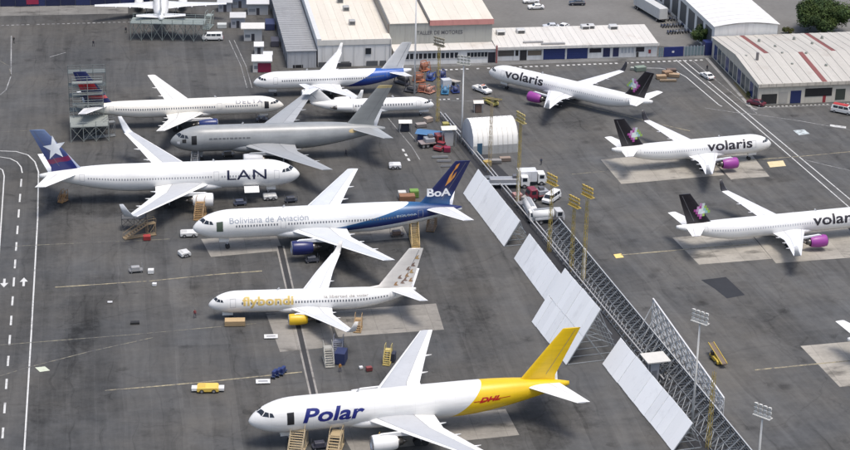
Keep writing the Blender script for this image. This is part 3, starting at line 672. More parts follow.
# --- three jets with purple engines
def vtail(b, s0, z0):
    cols = {'w': (.60, .66, .64), 'm': (.34, .06, .26), 'p': (.46, .26, .45), 'g': (.30, .46, .10), 'c': (.30, .52, .52)}
    rows = ['..pw...', '.pmwg..', 'mpwwcg.', '.mwwwcg', '..mpg..', '...m...']
    q = .52
    for ch, col in cols.items():
        mb_v, mb_f = [], []
        for r, row in enumerate(rows):
            for c_, k in enumerate(row):
                if k == ch:
                    x0 = c_ * q - r * .12; y0 = (5 - r) * q; o = len(mb_v)
                    mb_v += [(x0 + 1, y0), (x0 + 1 + q, y0), (x0 + 1 + q, y0 + q), (x0 + 1, y0 + q)]; mb_f.append((o, o + 1, o + 2, o + 3))
        for sd in (-1, 1):
            MB().add([b.finpt(s0 + 5.0 - p[0], z0 + p[1], sd, .05) for p in mb_v], mb_f).build('tail_emblem', paint(col), b.fin)['kind'] = 'stuff'
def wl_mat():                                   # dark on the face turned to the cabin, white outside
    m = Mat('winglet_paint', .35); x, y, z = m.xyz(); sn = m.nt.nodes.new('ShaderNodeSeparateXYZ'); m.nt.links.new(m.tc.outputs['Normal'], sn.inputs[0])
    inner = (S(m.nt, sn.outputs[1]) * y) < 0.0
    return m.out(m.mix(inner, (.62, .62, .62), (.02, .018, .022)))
PUR = paint((.30, .05, .28), .4); vb = livery('black_tail', lambda m, x, y, z: (.014, .012, .016))
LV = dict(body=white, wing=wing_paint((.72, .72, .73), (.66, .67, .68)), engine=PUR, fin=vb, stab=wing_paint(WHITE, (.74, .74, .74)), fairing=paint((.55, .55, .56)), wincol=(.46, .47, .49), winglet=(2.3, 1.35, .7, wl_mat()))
VB = (.025, .022, .028)
v2 = aircraft('320', 'white jet with purple engines, middle one of three black-tailed jets', (75.3, 420.17, 197.04), 1, LV)
lettering(v2, 'volaris', 5.4, -.1, 2.05, 10.6, VB, bold=.02); vtail(v2, 29.9, 6.6)
v3 = aircraft('321', 'white jet with purple engines cut off by the right picture edge', (91.4, 379.3, 196.37), 1, LV)
lettering(v3, 'volaris', 5.4, -.1, 2.05, 10.6, VB, bold=.02); vtail(v3, 36.8, 6.6)
v1 = aircraft('321', 'white jet with purple engines parked slanted before the low white building', (14.58, 465.76, -34.35), -1, LV)
lettering(v1, 'volaris', 5.6, -.1, 2.05, 10.6, VB, bold=.02); vtail(v1, 36.8, 6.6)
# --- white jet with blue tail sweep
def wbb(m, x, y, z):
    zu = ((x - 19.0) / 10.0) ** 1.4 * 4.4 + 1.5
    return m.mix((z < zu) * (x > 19.0) * (x < 35.5) * (z > (x - 24.0) * .16 + 1.0), WHITE, m.mix(z.step(2.5, 6.0), (.014, .03, .20), (.03, .12, .42)))
p = G(253.5, 83, 3.3)
wb = aircraft('320', 'white narrow-body jet with blue sweep under its pale tail before the hangar', (p.x, p.y, 10.2), -1,
    dict(body=livery('blue_tail_livery', wbb), belly=white, wing=WPL, engine=white, fin=livery('pale_tail', lambda m, x, y, z: (.66, .66, .65)), stab=WPL, winglet=(2.2, 1.3, .7, paint(WHITE))))
p = G(434, 106, 2.2)
crj = aircraft('crj', 'small white T-tailed regional jet half hidden behind grey tail fin', (p.x, p.y, 189.5), 1,
    dict(body=white, wing=WPL, engine=white, fin=livery('small_white_tail', lambda m, x, y, z: WHITE), stab=WPL), 'regional_jet'); crj.root.scale = (1.16, 1.16, 1.16)
# --- jet seen from behind in the far left dock
p = G(161, 19, 5.2); hd = R(-82.5)
p0 = p - Vector((math.cos(hd), math.sin(hd), 0)) * 37.4
t0_ = aircraft('320', 'white jet seen from behind with scaffold dock round its tail', (p0.x, p0.y, -82.5), -1,
    dict(body=white, wing=WPL, engine=white, fin=livery('plain_white_tail', lambda m, x, y, z: (.74, .73, .68)), stab=WPL))
# --- wing tip of a further jet entering the frame
v4p = G(838, 321, 5.7); hd = R(196.4)
d_ = Vector((math.cos(hd), math.sin(hd), 0)); l_ = Vector((-d_.y, d_.x, 0)); st_ = SPEC['321']['stab'][-1]
n4 = v4p - d_ * (st_[1] + 1.2) + l_ * st_[0]
aircraft('321', 'white jet of which only one tail tip shows at the right picture edge', (n4.x, n4.y, 196.4), 1, LV)

# ------------------------------------------------------------------ buildings
YAW = R(9.0); BX = Vector((math.cos(YAW), math.sin(YAW), 0)); BY = Vector((-math.sin(YAW), math.cos(YAW), 0)); BO = G(318, 67.5)
def loc(u, v, z=0.0):                         # photo pixel -> coordinates along / behind the facade line
    p = G(u, v, z) - BO; return p.dot(BX), p.dot(BY)
def wall_mat(name, c, streak=.25):
    m = Mat(name, .8, 0, .2); x, y, z = m.world(); n = m.noise(.25, m.comb(x, y, z), 5, .6); s_ = m.noise(1.0, m.comb(x * 1.3, y * 1.3, z * .12), 4, .6)
    return m.out(m.scale(c, 1.05 - n * .16 - s_.step(.5, .8) * streak))
def roof_mat(name, c, rust=(.25, .17, .11), amt=.35):
    m = Mat(name, .75, 0, .25); x, y, z = m.world(); n = m.noise(.12, m.comb(x, y), 6, .65); q = m.noise(.9, m.comb(x, y), 4, .6); o = m.objrand()
    a = x * BX.x + y * BX.y; b_ = x * BY.x + y * BY.y; st = m.noise(1.0, m.comb(a * .9, b_ * .06), 4, .6)
    cc = m.mix(n.step(.55, .75) * amt, c, rust); return m.out(m.scale(cc, 1.0 + (o - .5) * .08 - (st - .5) * .22 + (q - .5) * .18))
def building(name, label, cat='building'):
    return thing(name, label, cat, BO, YAW)
def window_row(par, x0, x1, n, y, z0, z1, gap=.25, mat=None, frame=True):
    wd = (x1 - x0) / n
    for i in range(n):
        a, b_ = x0 + i * wd + gap * wd / 2, x0 + (i + 1) * wd - gap * wd / 2
        q = MB().box(a, b_, y - .05, y + .06, z0, z1).build('window', mat or glassm(), par)
        if frame:
            f = MB().box(a - .08, b_ + .08, y - .12, y + .02, z1, z1 + .1).box(a - .08, b_ + .08, y - .14, y + .02, z0 - .12, z0); f.build('frame', paint((.5, .5, .5)), q)
def sheets(par, x0, x1, n, y0, y1, z, mat, slope=0.0, name='roof_sheet', lap=.06, along='x'):
    for i in range(n):
        if along == 'x':
            a, b_ = x0 + (x1 - x0) * i / n, x0 + (x1 - x0) * (i + 1) / n - lap
            m = MB().add([(a, y0, z), (b_, y0, z), (b_, y1, z + slope), (a, y1, z + slope), (a, y0, z + .12), (b_, y0, z + .12), (b_, y1, z + .12 + slope), (a, y1, z + .12 + slope)],
                         [(0, 3, 2, 1), (4, 5, 6, 7), (0, 1, 5, 4), (1, 2, 6, 5), (2, 3, 7, 6), (3, 0, 4, 7)])
        else:
            a, b_ = y0 + (y1 - y0) * i / n, y0 + (y1 - y0) * (i + 1) / n - lap
            m = MB().box(x0, x1, a, b_, z, z + .12)
        m.build(name, mat, par)
CREAM = roof_mat('cream_roof', (.60, .555, .475), (.48, .40, .31), .4); WROOF = roof_mat('white_sheet_roof', (.55, .53, .49), (.34, .28, .23), .6); GROOF = roof_mat('grey_corrugated_roof', (.27, .275, .28), (.15, .15, .15), .5)
WALLW = wall_mat('white_wall', (.70, .695, .67)); WALLG = wall_mat('grey_beige_wall', (.36, .36, .33)); WALLD = wall_mat('grey_metal_wall', (.40, .41, .42)); WALLC = wall_mat('cream_wall', (.55, .51, .43))
# grey annex with a corrugated roof
xa0, xa1 = loc(287.5, 68)[0], -0.4; za = 4.3
an = building('annex_shed', 'low grey annex with corrugated roof left of the cream hangar')
MB().box(xa0, xa1, 0, 62, 0, za).build('wall', WALLD, an)
sheets(an, xa0 - .3, xa1 + .1, 34, -.3, 62, za + .02, GROOF, along='y', lap=.22)
for i in range(5): MB().box(xa0 + .2 + i * (xa1 - xa0 - .6) / 4, xa0 + .3 + i * (xa1 - xa0 - .6) / 4, -.08, .0, .1, za - .1).build('wall_batten', paint((.33, .34, .35)), an)
MB().box(xa0 + 1.3, xa0 + 3.8, -.06, .02, 0, .8).build('vent', paint(BLACK), an)
for i in range(12): MB().box(xa0 - .06, xa0 + .02, 2 + i * 5, 4.6 + i * 5, .2, 3.2).build('side_panel', paint((.13, .14, .16)), an)
# cream hangar
xh1 = loc(391, 64.5)[0]; zh = 6.65
h1 = building('hangar', 'large hangar with wide cream roof and pale front wall behind the white jet')
MB().box(0, xh1, 0.2, 80, 0, zh - .06).build('wall', WALLW, h1)
sheets(h1, .9, xh1 - .1, 9, .2, 80, zh, CREAM, lap=.03)
MB().box(-.25, .85, 0, 80, zh - .3, zh + .55).build('parapet', paint((.60, .60, .58)), h1); MB().box(-.2, xh1, -.02, .18, zh - 1.1, zh + .25).build('fascia', wall_mat('pale_fascia', (.62, .60, .55)), h1)
for u, v in ((352, 25), (346, 11), (340, 3)):
    a, b_ = loc(u, v, zh); q = MB().box(a - .8, a + .8, b_ - .8, b_ + .8, zh + .1, zh + 1.3).build('roof_vent', paint((.35, .35, .34)), h1, bevel=.1); MB().box(a - .6, a + .6, b_ - .86, b_ - .8, zh + .4, zh + 1.1).build('louvre', paint(DGREY), q)
MB().box(loc(362, 0)[0], loc(362, 0)[0] + .001 + .12, -.1, .05, 0, zh).build('drainpipe', paint(MGREY), h1)
a = loc(365, 58)[0]; MB().box(a - .7, a + .7, -.06, .04, 3.1, 4.6).build('window', glassm(), h1)
for k in range(7): MB().box(1.0 + k * 2.6, 1.08 + k * 2.6, -.05, .03, .1, 5.4).build('wall_batten', paint((.50, .50, .49)), h1)
for u, wd in ((343, 3.2), (372, 2.8), (383, 1.6), (322, 2.0)):
    a = loc(u, 66)[0]; MB().box(a - wd / 2, a + wd / 2, -.08, .04, .0, 1.3).build('door', paint((.10, .105, .11)), h1)
# engine workshop
xt0, xtm, xt1 = xh1 + .05, loc(431, 64)[0], loc(495, 62.5)[0]; zt = 9.0
tw = building('engine_workshop', 'tall workshop with lettered grey front wall and cream roofs')
MB().box(xt0, xt1, 5.2, 80, 0, zt - .05).build('wall', WALLG, tw)
sheets(tw, xt0 + .2, xtm - .1, 4, 5.0, 80, zt, CREAM, lap=.03); sheets(tw, xtm + .35, xt1 + .3, 6, 5.0, 80, zt + .55, CREAM, lap=.03)
MB().box(xtm - .05, xtm + .3, 5, 80, zt - .1, zt + .8).build('valley_gutter', paint((.09, .085, .08)), tw); MB().box(xt0 - .35, xt0 - .02, 5, 80, zt - 2.5, zt + .15).build('gutter', paint((.12, .115, .11)), tw)
pk = MB().add([(xtm + .2, 5.0, zt + .70), (xt1 + .35, 5.0, zt + .70), (xt1 + .35, 4.7, zt - .55), (xtm + .2, 4.7, zt - .55), (xtm + .2, 5.15, zt + .70), (xt1 + .35, 5.15, zt + .7), (xt1 + .35, 5.15, zt - .55), (xtm + .2, 5.15, zt - .55)],
    [(0, 1, 2, 3), (4, 5, 6, 7), (0, 1, 5, 4), (1, 2, 6, 5), (2, 3, 7, 6), (3, 0, 4, 7)]).build('fascia', wall_mat('faded_red_fascia', (.42, .20, .18), .2), tw)
v, f = bm_data(text_bm('TALLER DE MOTORES', .95, 11.5, .012)); a = loc(419, 64)[0]
MB().add([(a + p[0], 5.14, 6.05 + p[1]) for p in v], f).build('lettering', paint((.10, .10, .11)), tw)
MB().tube((xt0 - .25, 4.9, 0), (xt0 - .25, 4.9, zt), .16, n=8).build('drainpipe', paint((.2, .17, .15)), tw)
fb = building('workshop_front_range', 'white single-storey front range with a dark window band')
MB().box(xt0 + .6, xt1, 0, 5.1, 0, 3.6).build('wall', WALLW, fb); sheets(fb, xt0 + .4, xt1 + .1, 9, -.5, 5.15, 3.62, WROOF, lap=.04)
a, b_ = loc(403.5, 62)[0], loc(457.5, 62)[0]; window_row(fb, a, b_, 12, 0, 1.5, 2.9)
a, b_ = loc(466, 62)[0], loc(487, 62)[0]; window_row(fb, a, b_, 6, 0, 1.6, 2.8, .15)
a = loc(491, 62)[0]; MB().box(a - .9, a + .9, -.1, .03, 0, 2.7).build('door', paint((.02, .02, .03)), fb); MB().box(a + 1.0, a + 1.35, -.6, -.2, 0, 4.5).build('downpipe', paint((.3, .1, .1)), fb)
# long low white building
xl0, xl1 = loc(495.6, 61.5)[0], loc(657.5, 57.5)[0]; yl = 1.2
lb = building('low_building', 'long low white building with flat roof and blue roller doors')
MB().box(xl0, xl1, yl, yl + 14, 0, 3.4).build('wall', WALLW, lb); sheets(lb, xl0, xl1 + .2, 26, yl - .7, yl + 14.2, 3.42, WROOF, slope=.55, lap=.04)
MB().box(xl0 - .1, xl1 + .3, yl - .8, yl - .68, 3.05, 3.75).build('fascia', wall_mat('dirty_white_fascia', (.60, .58, .54), .35), lb)
def lx(u): return loc(u, 61)[0]
for a, b_, c in ((544, 566, (.015, .03, .13)), (568, 589, (.015, .03, .13))):
    d = MB().box(lx(a), lx(b_), yl - .06, yl + .05, 0, 2.9).build('roller_door', paint(c, .5), lb)
    for k in range(5): MB().box(lx(a), lx(b_), yl - .09, yl - .062, .3 + k * .55, .34 + k * .55).build('slat_rib', paint((.03, .045, .15)), d)
for a, b_, z0, z1, c in ((498, 514, 1.2, 2.6, (.10, .09, .08)), (515.5, 518.5, 1.2, 2.6, (.02, .02, .02)), (520, 527, 0, 2.6, (.03, .03, .035)), (528, 542, 1.2, 2.5, (.16, .13, .10)), (591, 603, 1.5, 2.6, (.02, .02, .03)), (605, 612, 0.3, 2.6, (.02, .025, .08)),
                     (615, 621, .3, 2.6, (.03, .035, .09)), (638.5, 647, 1.4, 2.6, (.03, .03, .04)), (639, 641.5, 0, 1.3, (.06, .06, .06)), (651.5, 654, .9, 1.9, (.3, .05, .05))):
    MB().box(lx(a), lx(b_), yl - .07, yl + .05, z0, z1).build('window' if z0 > .5 else 'door', paint(c, .25), lb)
for k in range(4): MB().box(lx(623.5 + k * 3.5), lx(625.6 + k * 3.5), yl - .06, yl + .05, 1.2, 2.5).build('window', paint((.42, .44, .46), .3), lb)
for u in (543, 567, 590, 613.5, 637): MB().box(lx(u) - .15, lx(u) + .15, yl - .12, yl + .05, 0, 3.05).build('pilaster', paint((.62, .62, .6)), lb)
for u, v in ((500.5, 34.5), (520.5, 33), (585, 29), (590, 28.5), (613, 29)):
    a, b_ = loc(u, v, 3.8); q = MB().box(a - 1.1, a + 1.1, b_ - 1, b_ + 1, 3.5, 4.9).build('roof_unit', paint((.5, .5, .49)), lb, bevel=.15); MB().box(a - .8, a + .8, b_ - 1.06, b_ - 1, 3.9, 4.7).build('grille', paint((.08, .08, .08)), q)
for u, v, l in ((533, 43, 5), (553, 44.5, 6)):
    a, b_ = loc(u, v, 3.6); MB().box(a - l / 2, a + l / 2, b_ - .4, b_ + .4, 3.45, 4.0).build('roof_duct', paint((.28, .27, .26)), lb)
# gate and boundary fence
ga, gb_ = G(658, 57.5), G(712, 55)
gt = thing('sliding_gate', 'navy blue gate panel between glassy fence panels beside low white building', 'gate', ga, math.atan2((gb_ - ga).y, (gb_ - ga).x)); gl = (gb_ - ga).length
MB().box(gl * .10, gl * .46, -.1, .1, .1, 2.6).build('gate_panel', paint((.015, .025, .13)), gt); MB().box(gl * .25, gl * .29, -.13, -.101, 1.1, 1.6).build('sign', paint((.6, .6, .6)), gt)
for i in range(6): MB().box(gl * (.49 + i * .06), gl * (.54 + i * .06), -.04, .04, .2, 2.5).build('pane', paint((.16, .22, .24), .15), gt)
for i in range(2): MB().box(gl * (.01 + i * .045), gl * (.04 + i * .045), -.04, .04, .2, 2.5).build('pane', paint((.16, .22, .24), .15), gt)
for i in range(9): MB().box(gl * (.48 + i * .06) - .1, gl * (.48 + i * .06) + .1, -.1, .1, 0, 2.7).build('post', paint((.3, .33, .36)), gt)
MB().box(gl * .86, gl * 1.0, -.3, 2.2, 0, 3.4).build('gate_kiosk', paint((.02, .03, .12)), gt)
# red-striped workshop on the right: gable roof, ridge parallel to the front
c0 = G(757.5, 105); c1 = G(850, 101.2); dx = (c1 - c0).normalized(); dyv = Vector((-dx.y, dx.x, 0)); W = 46.0
cb = G(713, 37, 5.2); skew = (cb - c0).dot(dx); dep = (cb - c0).dot(dyv); rm = (G(736, 54, 6.9) - c0).dot(dyv); zr = 6.7
rw = thing('corrugated_workshop', 'wide corrugated workshop with faded red roof stripes at right', 'building', c0, math.atan2(dx.y, dx.x))
sk = lambda y: skew * y / dep
MB().add([(0, 0, 0), (W, 0, 0), (W + sk(dep), dep, 0), (sk(dep), dep, 0), (0, 0, 5.1), (W, 0, 5.1), (W + sk(rm), rm, zr - .1), (sk(rm), rm, zr - .1), (W + sk(dep), dep, 5.1), (sk(dep), dep, 5.1), (sk(rm), rm, 0), (W + sk(rm), rm, 0)],
    [(0, 1, 5, 4), (0, 4, 7, 10), (10, 7, 9, 3), (3, 9, 8, 2), (1, 11, 6, 5), (11, 2, 8, 6), (4, 5, 6, 7), (7, 6, 8, 9)]).build('wall', WALLC, rw)
SR = roof_mat('cream_sheet_roof', (.44, .42, .38), (.30, .25, .21), .6); RR = roof_mat('faded_red_sheet', (.20, .075, .07), (.22, .14, .12), .5)
def roofpx(u, v, z): p = G(u, v, z) - c0; return p.dot(dx) - sk(p.dot(dyv))
redf = [roofpx(797, 50, zr), roofpx(825, 80, 5.2)]; redb = [roofpx(742, 34.5, 5.4), roofpx(805, 32, 5.4)]
nsh = 38
for i in range(nsh):
    a, b_ = -.4 + (W + .4) * i / nsh, -.4 + (W + .4) * (i + 1) / nsh - .05
    for k, (y0, z0, y1, z1) in enumerate(((-.5, 5.12, rm, zr), (rm, zr, dep + .3, 5.12))):
        mid = (a + b_) / 2; red = abs(mid - redf[0]) < .75 if k == 0 else any(abs(mid - q) < .65 for q in redb)
        zz = .05 * (i % 2)
        MB().add([(a + sk(y0), y0, z0 + zz), (b_ + sk(y0), y0, z0 + zz), (b_ + sk(y1), y1, z1 + zz), (a + sk(y1), y1, z1 + zz), (a + sk(y0), y0, z0 + .1 + zz), (b_ + sk(y0), y0, z0 + .1 + zz), (b_ + sk(y1), y1, z1 + .1 + zz), (a + sk(y1), y1, z1 + .1 + zz)],
            [(0, 3, 2, 1), (4, 5, 6, 7), (0, 1, 5, 4), (1, 2, 6, 5), (2, 3, 7, 6), (3, 0, 4, 7)]).build('roof_sheet', RR if red else SR, rw)
for u, v, z in ((759, 41, 6), (794, 39, 6), (822, 38, 6), (806, 54, 6.6), (775, 47, 6.3), (782, 54, 6.6), (792, 65, 6), (826, 66, 6), (755, 61, 6), (746, 57, 6.4), (812, 44, 6.2)):
    p = G(u, v, z) - c0; a, b_ = p.dot(dx), p.dot(dyv); MB().tube((a, b_, z - .4), (a, b_, z + .5), .45, .3, 10).build('roof_vent', paint((.24, .25, .22)), rw)
p = G(757, 62, 6) - c0; MB().tube((p.dot(dx), p.dot(dyv), 5.3), (p.dot(dx), p.dot(dyv), 8.4), .35, n=10).build('flue', paint((.17, .16, .16)), rw)
fl_ = lambda u: (G(u, 103) - c0).dot(dx)
MB().box(-.3, W, -.62, -.5, 4.5, 5.3).build('fascia', wall_mat('cream_fascia', (.52, .48, .41), .4), rw)
for i in range(24): MB().box(.2 + i * 1.9, .32 + i * 1.9, -.68, -.621, 4.45, 5.35).build('fascia_batten', paint((.38, .35, .30)), rw)
for a, b_, z0, z1, c in ((759, 775, .2, 2.6, (.03, .03, .03)), (789, 800, .1, 3.2, (.02, .03, .10)), (804, 832, 1.6, 3.6, (.02, .02, .022)), (823, 826, 0, 1.9, (.3, .04, .05)), (777, 786, .3, 3, (.40, .38, .34)), (836, 846, .5, 3.2, (.05, .06, .05))):
    MB().box(fl_(a), fl_(b_), -.08, .05, z0, z1).build('door' if z0 < .4 else 'window', paint(c, .3), rw)
for k in range(11):
    y = .8 + k * (dep - 2) / 11; c = [(.05, .07, .09), (.03, .05, .16), (.10, .12, .13)][k % 3]; L_ = (dep - 2) / 11 * .75
    MB().add([(sk(y) - .08, y, .4), (sk(y + L_) - .08, y + L_, .4), (sk(y + L_) - .08, y + L_, 3.9), (sk(y) - .08, y, 3.9), (sk(y) + .02, y, .4), (sk(y + L_) + .02, y + L_, .4), (sk(y + L_) + .02, y + L_, 3.9), (sk(y) + .02, y, 3.9)],
        [(0, 1, 2, 3), (4, 5, 6, 7), (0, 1, 5, 4), (1, 2, 6, 5), (2, 3, 7, 6), (3, 0, 4, 7)]).build('side_window', paint(c, .2), rw)
# white warehouse behind
zw = 7.5; q0, q1 = G(715, 27, zw), G(778, 24.6, zw); ex_ = (q1 - q0).normalized(); WW = (q1 - q0).length; ey_ = G(686, 0, zw) - q0; ey_.z = 0; ey_.normalize()
wh = thing('warehouse', 'white warehouse with curved sheet roof behind the corrugated workshop', 'building', (q0.x, q0.y, 0), math.atan2(ex_.y, ex_.x))
e1 = ey_.dot(ex_); e2 = ey_.dot(Vector((-ex_.y, ex_.x, 0)))
def wp_(x, y, z): return (x + y * e1 / e2, y, z)
MB().add([wp_(0, 0, 0), wp_(WW, 0, 0), wp_(WW, 60, 0), wp_(0, 60, 0), wp_(0, 0, zw), wp_(WW, 0, zw), wp_(WW, 60, zw), wp_(0, 60, zw), wp_(WW / 2, 0, zw + .75), wp_(WW / 2, 60, zw + .75)],
    [(0, 1, 5, 8, 4), (1, 2, 6, 5), (2, 3, 7, 9, 6), (3, 0, 4, 7), (4, 8, 9, 7), (8, 5, 6, 9)]).build('wall', WALLW, wh)
WR2 = roof_mat('bright_sheet_roof', (.62, .61, .59), (.6, .58, .55), .4)
for i in range(18):
    y0, y1 = -.4 + i * 3.3, -.4 + (i + 1) * 3.3 - .12
    pts = []
    for j in range(7):
        x = -.4 + (WW + .8) * j / 6; zz = zw + .08 + .85 * math.sin(math.pi * j / 6) ; pts.append((x, zz))
    vs = [wp_(x, y, z + e) for e in (0, .14) for y in (y0, y1) for x, z in pts]
    fs = [(j, j + 1, 8 + j, 7 + j) for j in range(6)] + [(14 + j, 14 + j + 1, 22 + j, 21 + j) for j in range(6)] + [(j, j + 1, 15 + j, 14 + j) for j in range(6)] + [(7 + j, 8 + j, 22 + j, 21 + j) for j in range(6)] + [(0, 7, 21, 14), (6, 13, 27, 20)]
    MB().add(vs, fs).build('roof_sheet', WR2, wh)
for i in range(8): MB().add([(p[0] - .06, p[1], p[2]) for p in (wp_(0, 2 + i * 7, 1), wp_(0, 7 + i * 7, 1), wp_(0, 7 + i * 7, 6.2), wp_(0, 2 + i * 7, 6.2))] + [(p[0] + .05, p[1], p[2]) for p in (wp_(0, 2 + i * 7, 1), wp_(0, 7 + i * 7, 1), wp_(0, 7 + i * 7, 6.2), wp_(0, 2 + i * 7, 6.2))],
    [(0, 1, 2, 3), (4, 5, 6, 7), (0, 1, 5, 4), (1, 2, 6, 5), (2, 3, 7, 6), (3, 0, 4, 7)]).build('side_panel', paint((.07, .08, .09)), wh)
# dark blue hangar at the top left
b0, b1 = G(-60, 8), G(150, 4.5); hx = (b1 - b0).normalized()
dh = thing('dark_hangar', 'dark navy hangar doors along the top left picture edge', 'building', b0, math.atan2(hx.y, hx.x)); HL = (b1 - b0).length
MB().box(0, HL, .3, 30, 0, 11).build('wall', paint((.10, .11, .14)), dh)
for i in range(14): MB().box(HL * i / 14 + .1, HL * (i + 1) / 14 - .1, 0 if i % 2 else .12, .3, .1, 9.5).build('door_panel', paint((.012, .018, .06) if i % 3 else (.02, .03, .10), .4), dh)
p = (G(33, 5) - b0).dot(hx); MB().box(p - 1.6, p + 1.6, -.08, -.005, .6, 2.6).build('sign', paint((.30, .02, .06)), dh)
# white fabric tent
p = G(473, 155); q = G(517.5, 152); tx = (q - p).normalized(); tl = (q - p).length
tn = thing('storage_tent', 'white arched fabric tent beside the blast fence', 'tent', p, math.atan2(tx.y, tx.x))
dpt, zt_ = 9.5, 6.6; prof = [(0, 0), (0.0, 2.4), (.35, 4.0), (1.5, 5.4), (3.1, 6.3), (4.75, 6.6), (6.4, 6.3), (8.0, 5.4), (9.15, 4.0), (9.5, 2.4), (9.5, 0)]
def tent_bay(x0, x1): n = len(prof); return MB().add([(x, y, z) for x in (x0, x1) for y, z in prof], [(i, i + 1, n + i + 1, n + i) for i in range(n - 1)])
TM = Mat('tent_fabric', .6, 0, .3); n_ = TM.noise(.5); TMt = TM.out(TM.scale((.74, .73, .69), 1.03 - n_ * .14))
nb = 9
for i in range(nb):
    a, b_ = tl * i / nb, tl * (i + 1) / nb; bay = tent_bay(a + .03, b_ - .03).build('fabric_bay', TMt, tn, True)
    try: bay.data.set_sharp_from_angle(angle=R(50))
    except Exception: pass
    rb = MB()
    for (y0, z0), (y1, z1) in zip(prof, prof[1:]): rb.beam((b_, y0 - (.04 if y0 < 4.75 else -.04), z0), (b_, y1 - (.04 if y1 < 4.75 else -.04), z1), .1, .1)
    rb.build('hoop', paint((.60, .58, .53)), tn)
for x in (0.02, tl - .02): MB().add([(x, y, z) for y, z in prof], [tuple(range(len(prof)))]).build('end_wall', paint((.55, .57, .60)), tn)
MB().box(tl * .09, tl * .2, -.10, -.04, 0, 2.6).build('door', paint((.04, .10, .16)), tn)
MB().box(.1, tl - .1, -.09, -.05, 0, 2.0).build('side_skirt', paint((.40, .40, .385)), tn)

# ------------------------------------------------------------------ blast fences
PANEL = Mat('blast_panel_paint', .55, 0, .3); x, y, z = PANEL.world(); n_ = PANEL.noise(.18, PANEL.comb(x, y, z), 5, .65); n2 = PANEL.noise(1.3, PANEL.comb(x * 1.5, y * 1.5, z * .3), 4)
PANELm = PANEL.out(PANEL.scale((.79, .80, .80), .97 + PANEL.objrand() * .08 - n_.step(.58, .8) * .22 - n2.step(.6, .8) * .12))
def panel_fence(label, d_px, c_px, off, h, nsheet, rows=1):
    d0, c0_ = G(*d_px), G(*c_px); t = (c0_ - d0); L_ = t.length; ang = math.atan2(t.y, t.x)
    o = thing('blast_fence', label, 'blast fence', d0, ang, 'white jet blast deflectors')
    # local: x along, y towards the right-hand side (+off), z up
    sgn = 1.0
    if (Vector((-math.sin(ang), math.cos(ang))).x) < 0: sgn = -1.0
    for i in range(nsheet):
        for r in range(rows):
            a, b_ = L_ * i / nsheet + .03, L_ * (i + 1) / nsheet - .03; f0, f1 = r / rows, (r + 1) / rows - .006
            e = random.uniform(-.05, .05)
            vs = [(a, sgn * off * f0 + e, .15 + h * f0), (b_, sgn * off * f0 + e, .15 + h * f0), (b_, sgn * off * f1 + e, .15 + h * f1), (a, sgn * off * f1 + e, .15 + h * f1)]
            vs += [(p[0], p[1] + sgn * .09, p[2] - .05) for p in vs]
            MB().add(vs, [(0, 1, 2, 3), (4, 7, 6, 5), (0, 4, 5, 1), (1, 5, 6, 2), (2, 6, 7, 3), (3, 7, 4, 0)]).build('panel', PANELm, o)
    nfr = int(L_ / 2.4) + 1; me = None
    for i in range(nfr):
        if me is None:
            mb = MB(); Y = lambda f: sgn * (off * f + .2)
            mb.beam((0, Y(0), .05), (0, Y(1), h), .12); bx = sgn * (off + h * .42)
            mb.beam((0, bx, .05), (0, Y(.96), h * .95), .12); mb.beam((0, bx, .1), (0, Y(0), .1), .12)
            mb.beam((0, sgn * (off * .5 + off * .75), .1), (0, Y(.55), h * .55), .09); mb.beam((0, bx - sgn * .3, h * .25), (0, Y(.55), h * .55), .09)
            me = mb.mesh('support_frame'); me.materials.append(paint(STEEL, .5, .3))
        q = link('support_frame', me, None, o); q.location = (.15 + (L_ - .3) * i / (nfr - 1), 0, 0)
    rl = MB()
    for f_ in (.3, .62, .97): rl.beam((0, sgn * (off * f_ + .22), h * f_), (L_, sgn * (off * f_ + .22), h * f_), .1)
    rl.beam((0, sgn * (off + h * .24), h * .5), (L_, sgn * (off + h * .24), h * .5), .1); rl.build('rail', paint(STEEL, .5, .3), o)
    return o
panel_fence('white leaning blast fence next to the navy tail', (463, 194), (504, 247), 3.1, 5.2, 12)
panel_fence('short white blast fence between its two longer neighbours', (514, 259), (546.5, 303), 2.9, 5.0, 8)
panel_fence('tallest white blast fence behind the yellow tail fin', (531.8, 322.3), (566, 365.5), 5.8, 10.0, 8, 2)
panel_fence('white blast fence nearest the bottom, in front of small shed', (602, 364.5), (672.5, 452), 3.1, 4.7, 13)
# low kerb wall with rail following the white fences
k0 = G(440, 117)
wl = thing('barrier_rail', 'thin grey double rail running beside the white blast fences', 'rail', k0, math.atan2(FD.y, FD.x))
for yy, zz in ((0, 1.3), (1.1, .9)):
    for i in range(23): MB().box(i * 6 + .03, i * 6 + 5.97, yy - .12, yy + .12, zz - .25, zz).build('rail', paint((.36, .36, .36)), wl)
for i in range(36): MB().box(i * 3.9, i * 3.9 + .18, -.08, .08, 0, 1.1).box(i * 3.9, i * 3.9 + .18, 1.02, 1.18, 0, .7).build('post', paint((.24, .24, .25)), wl)
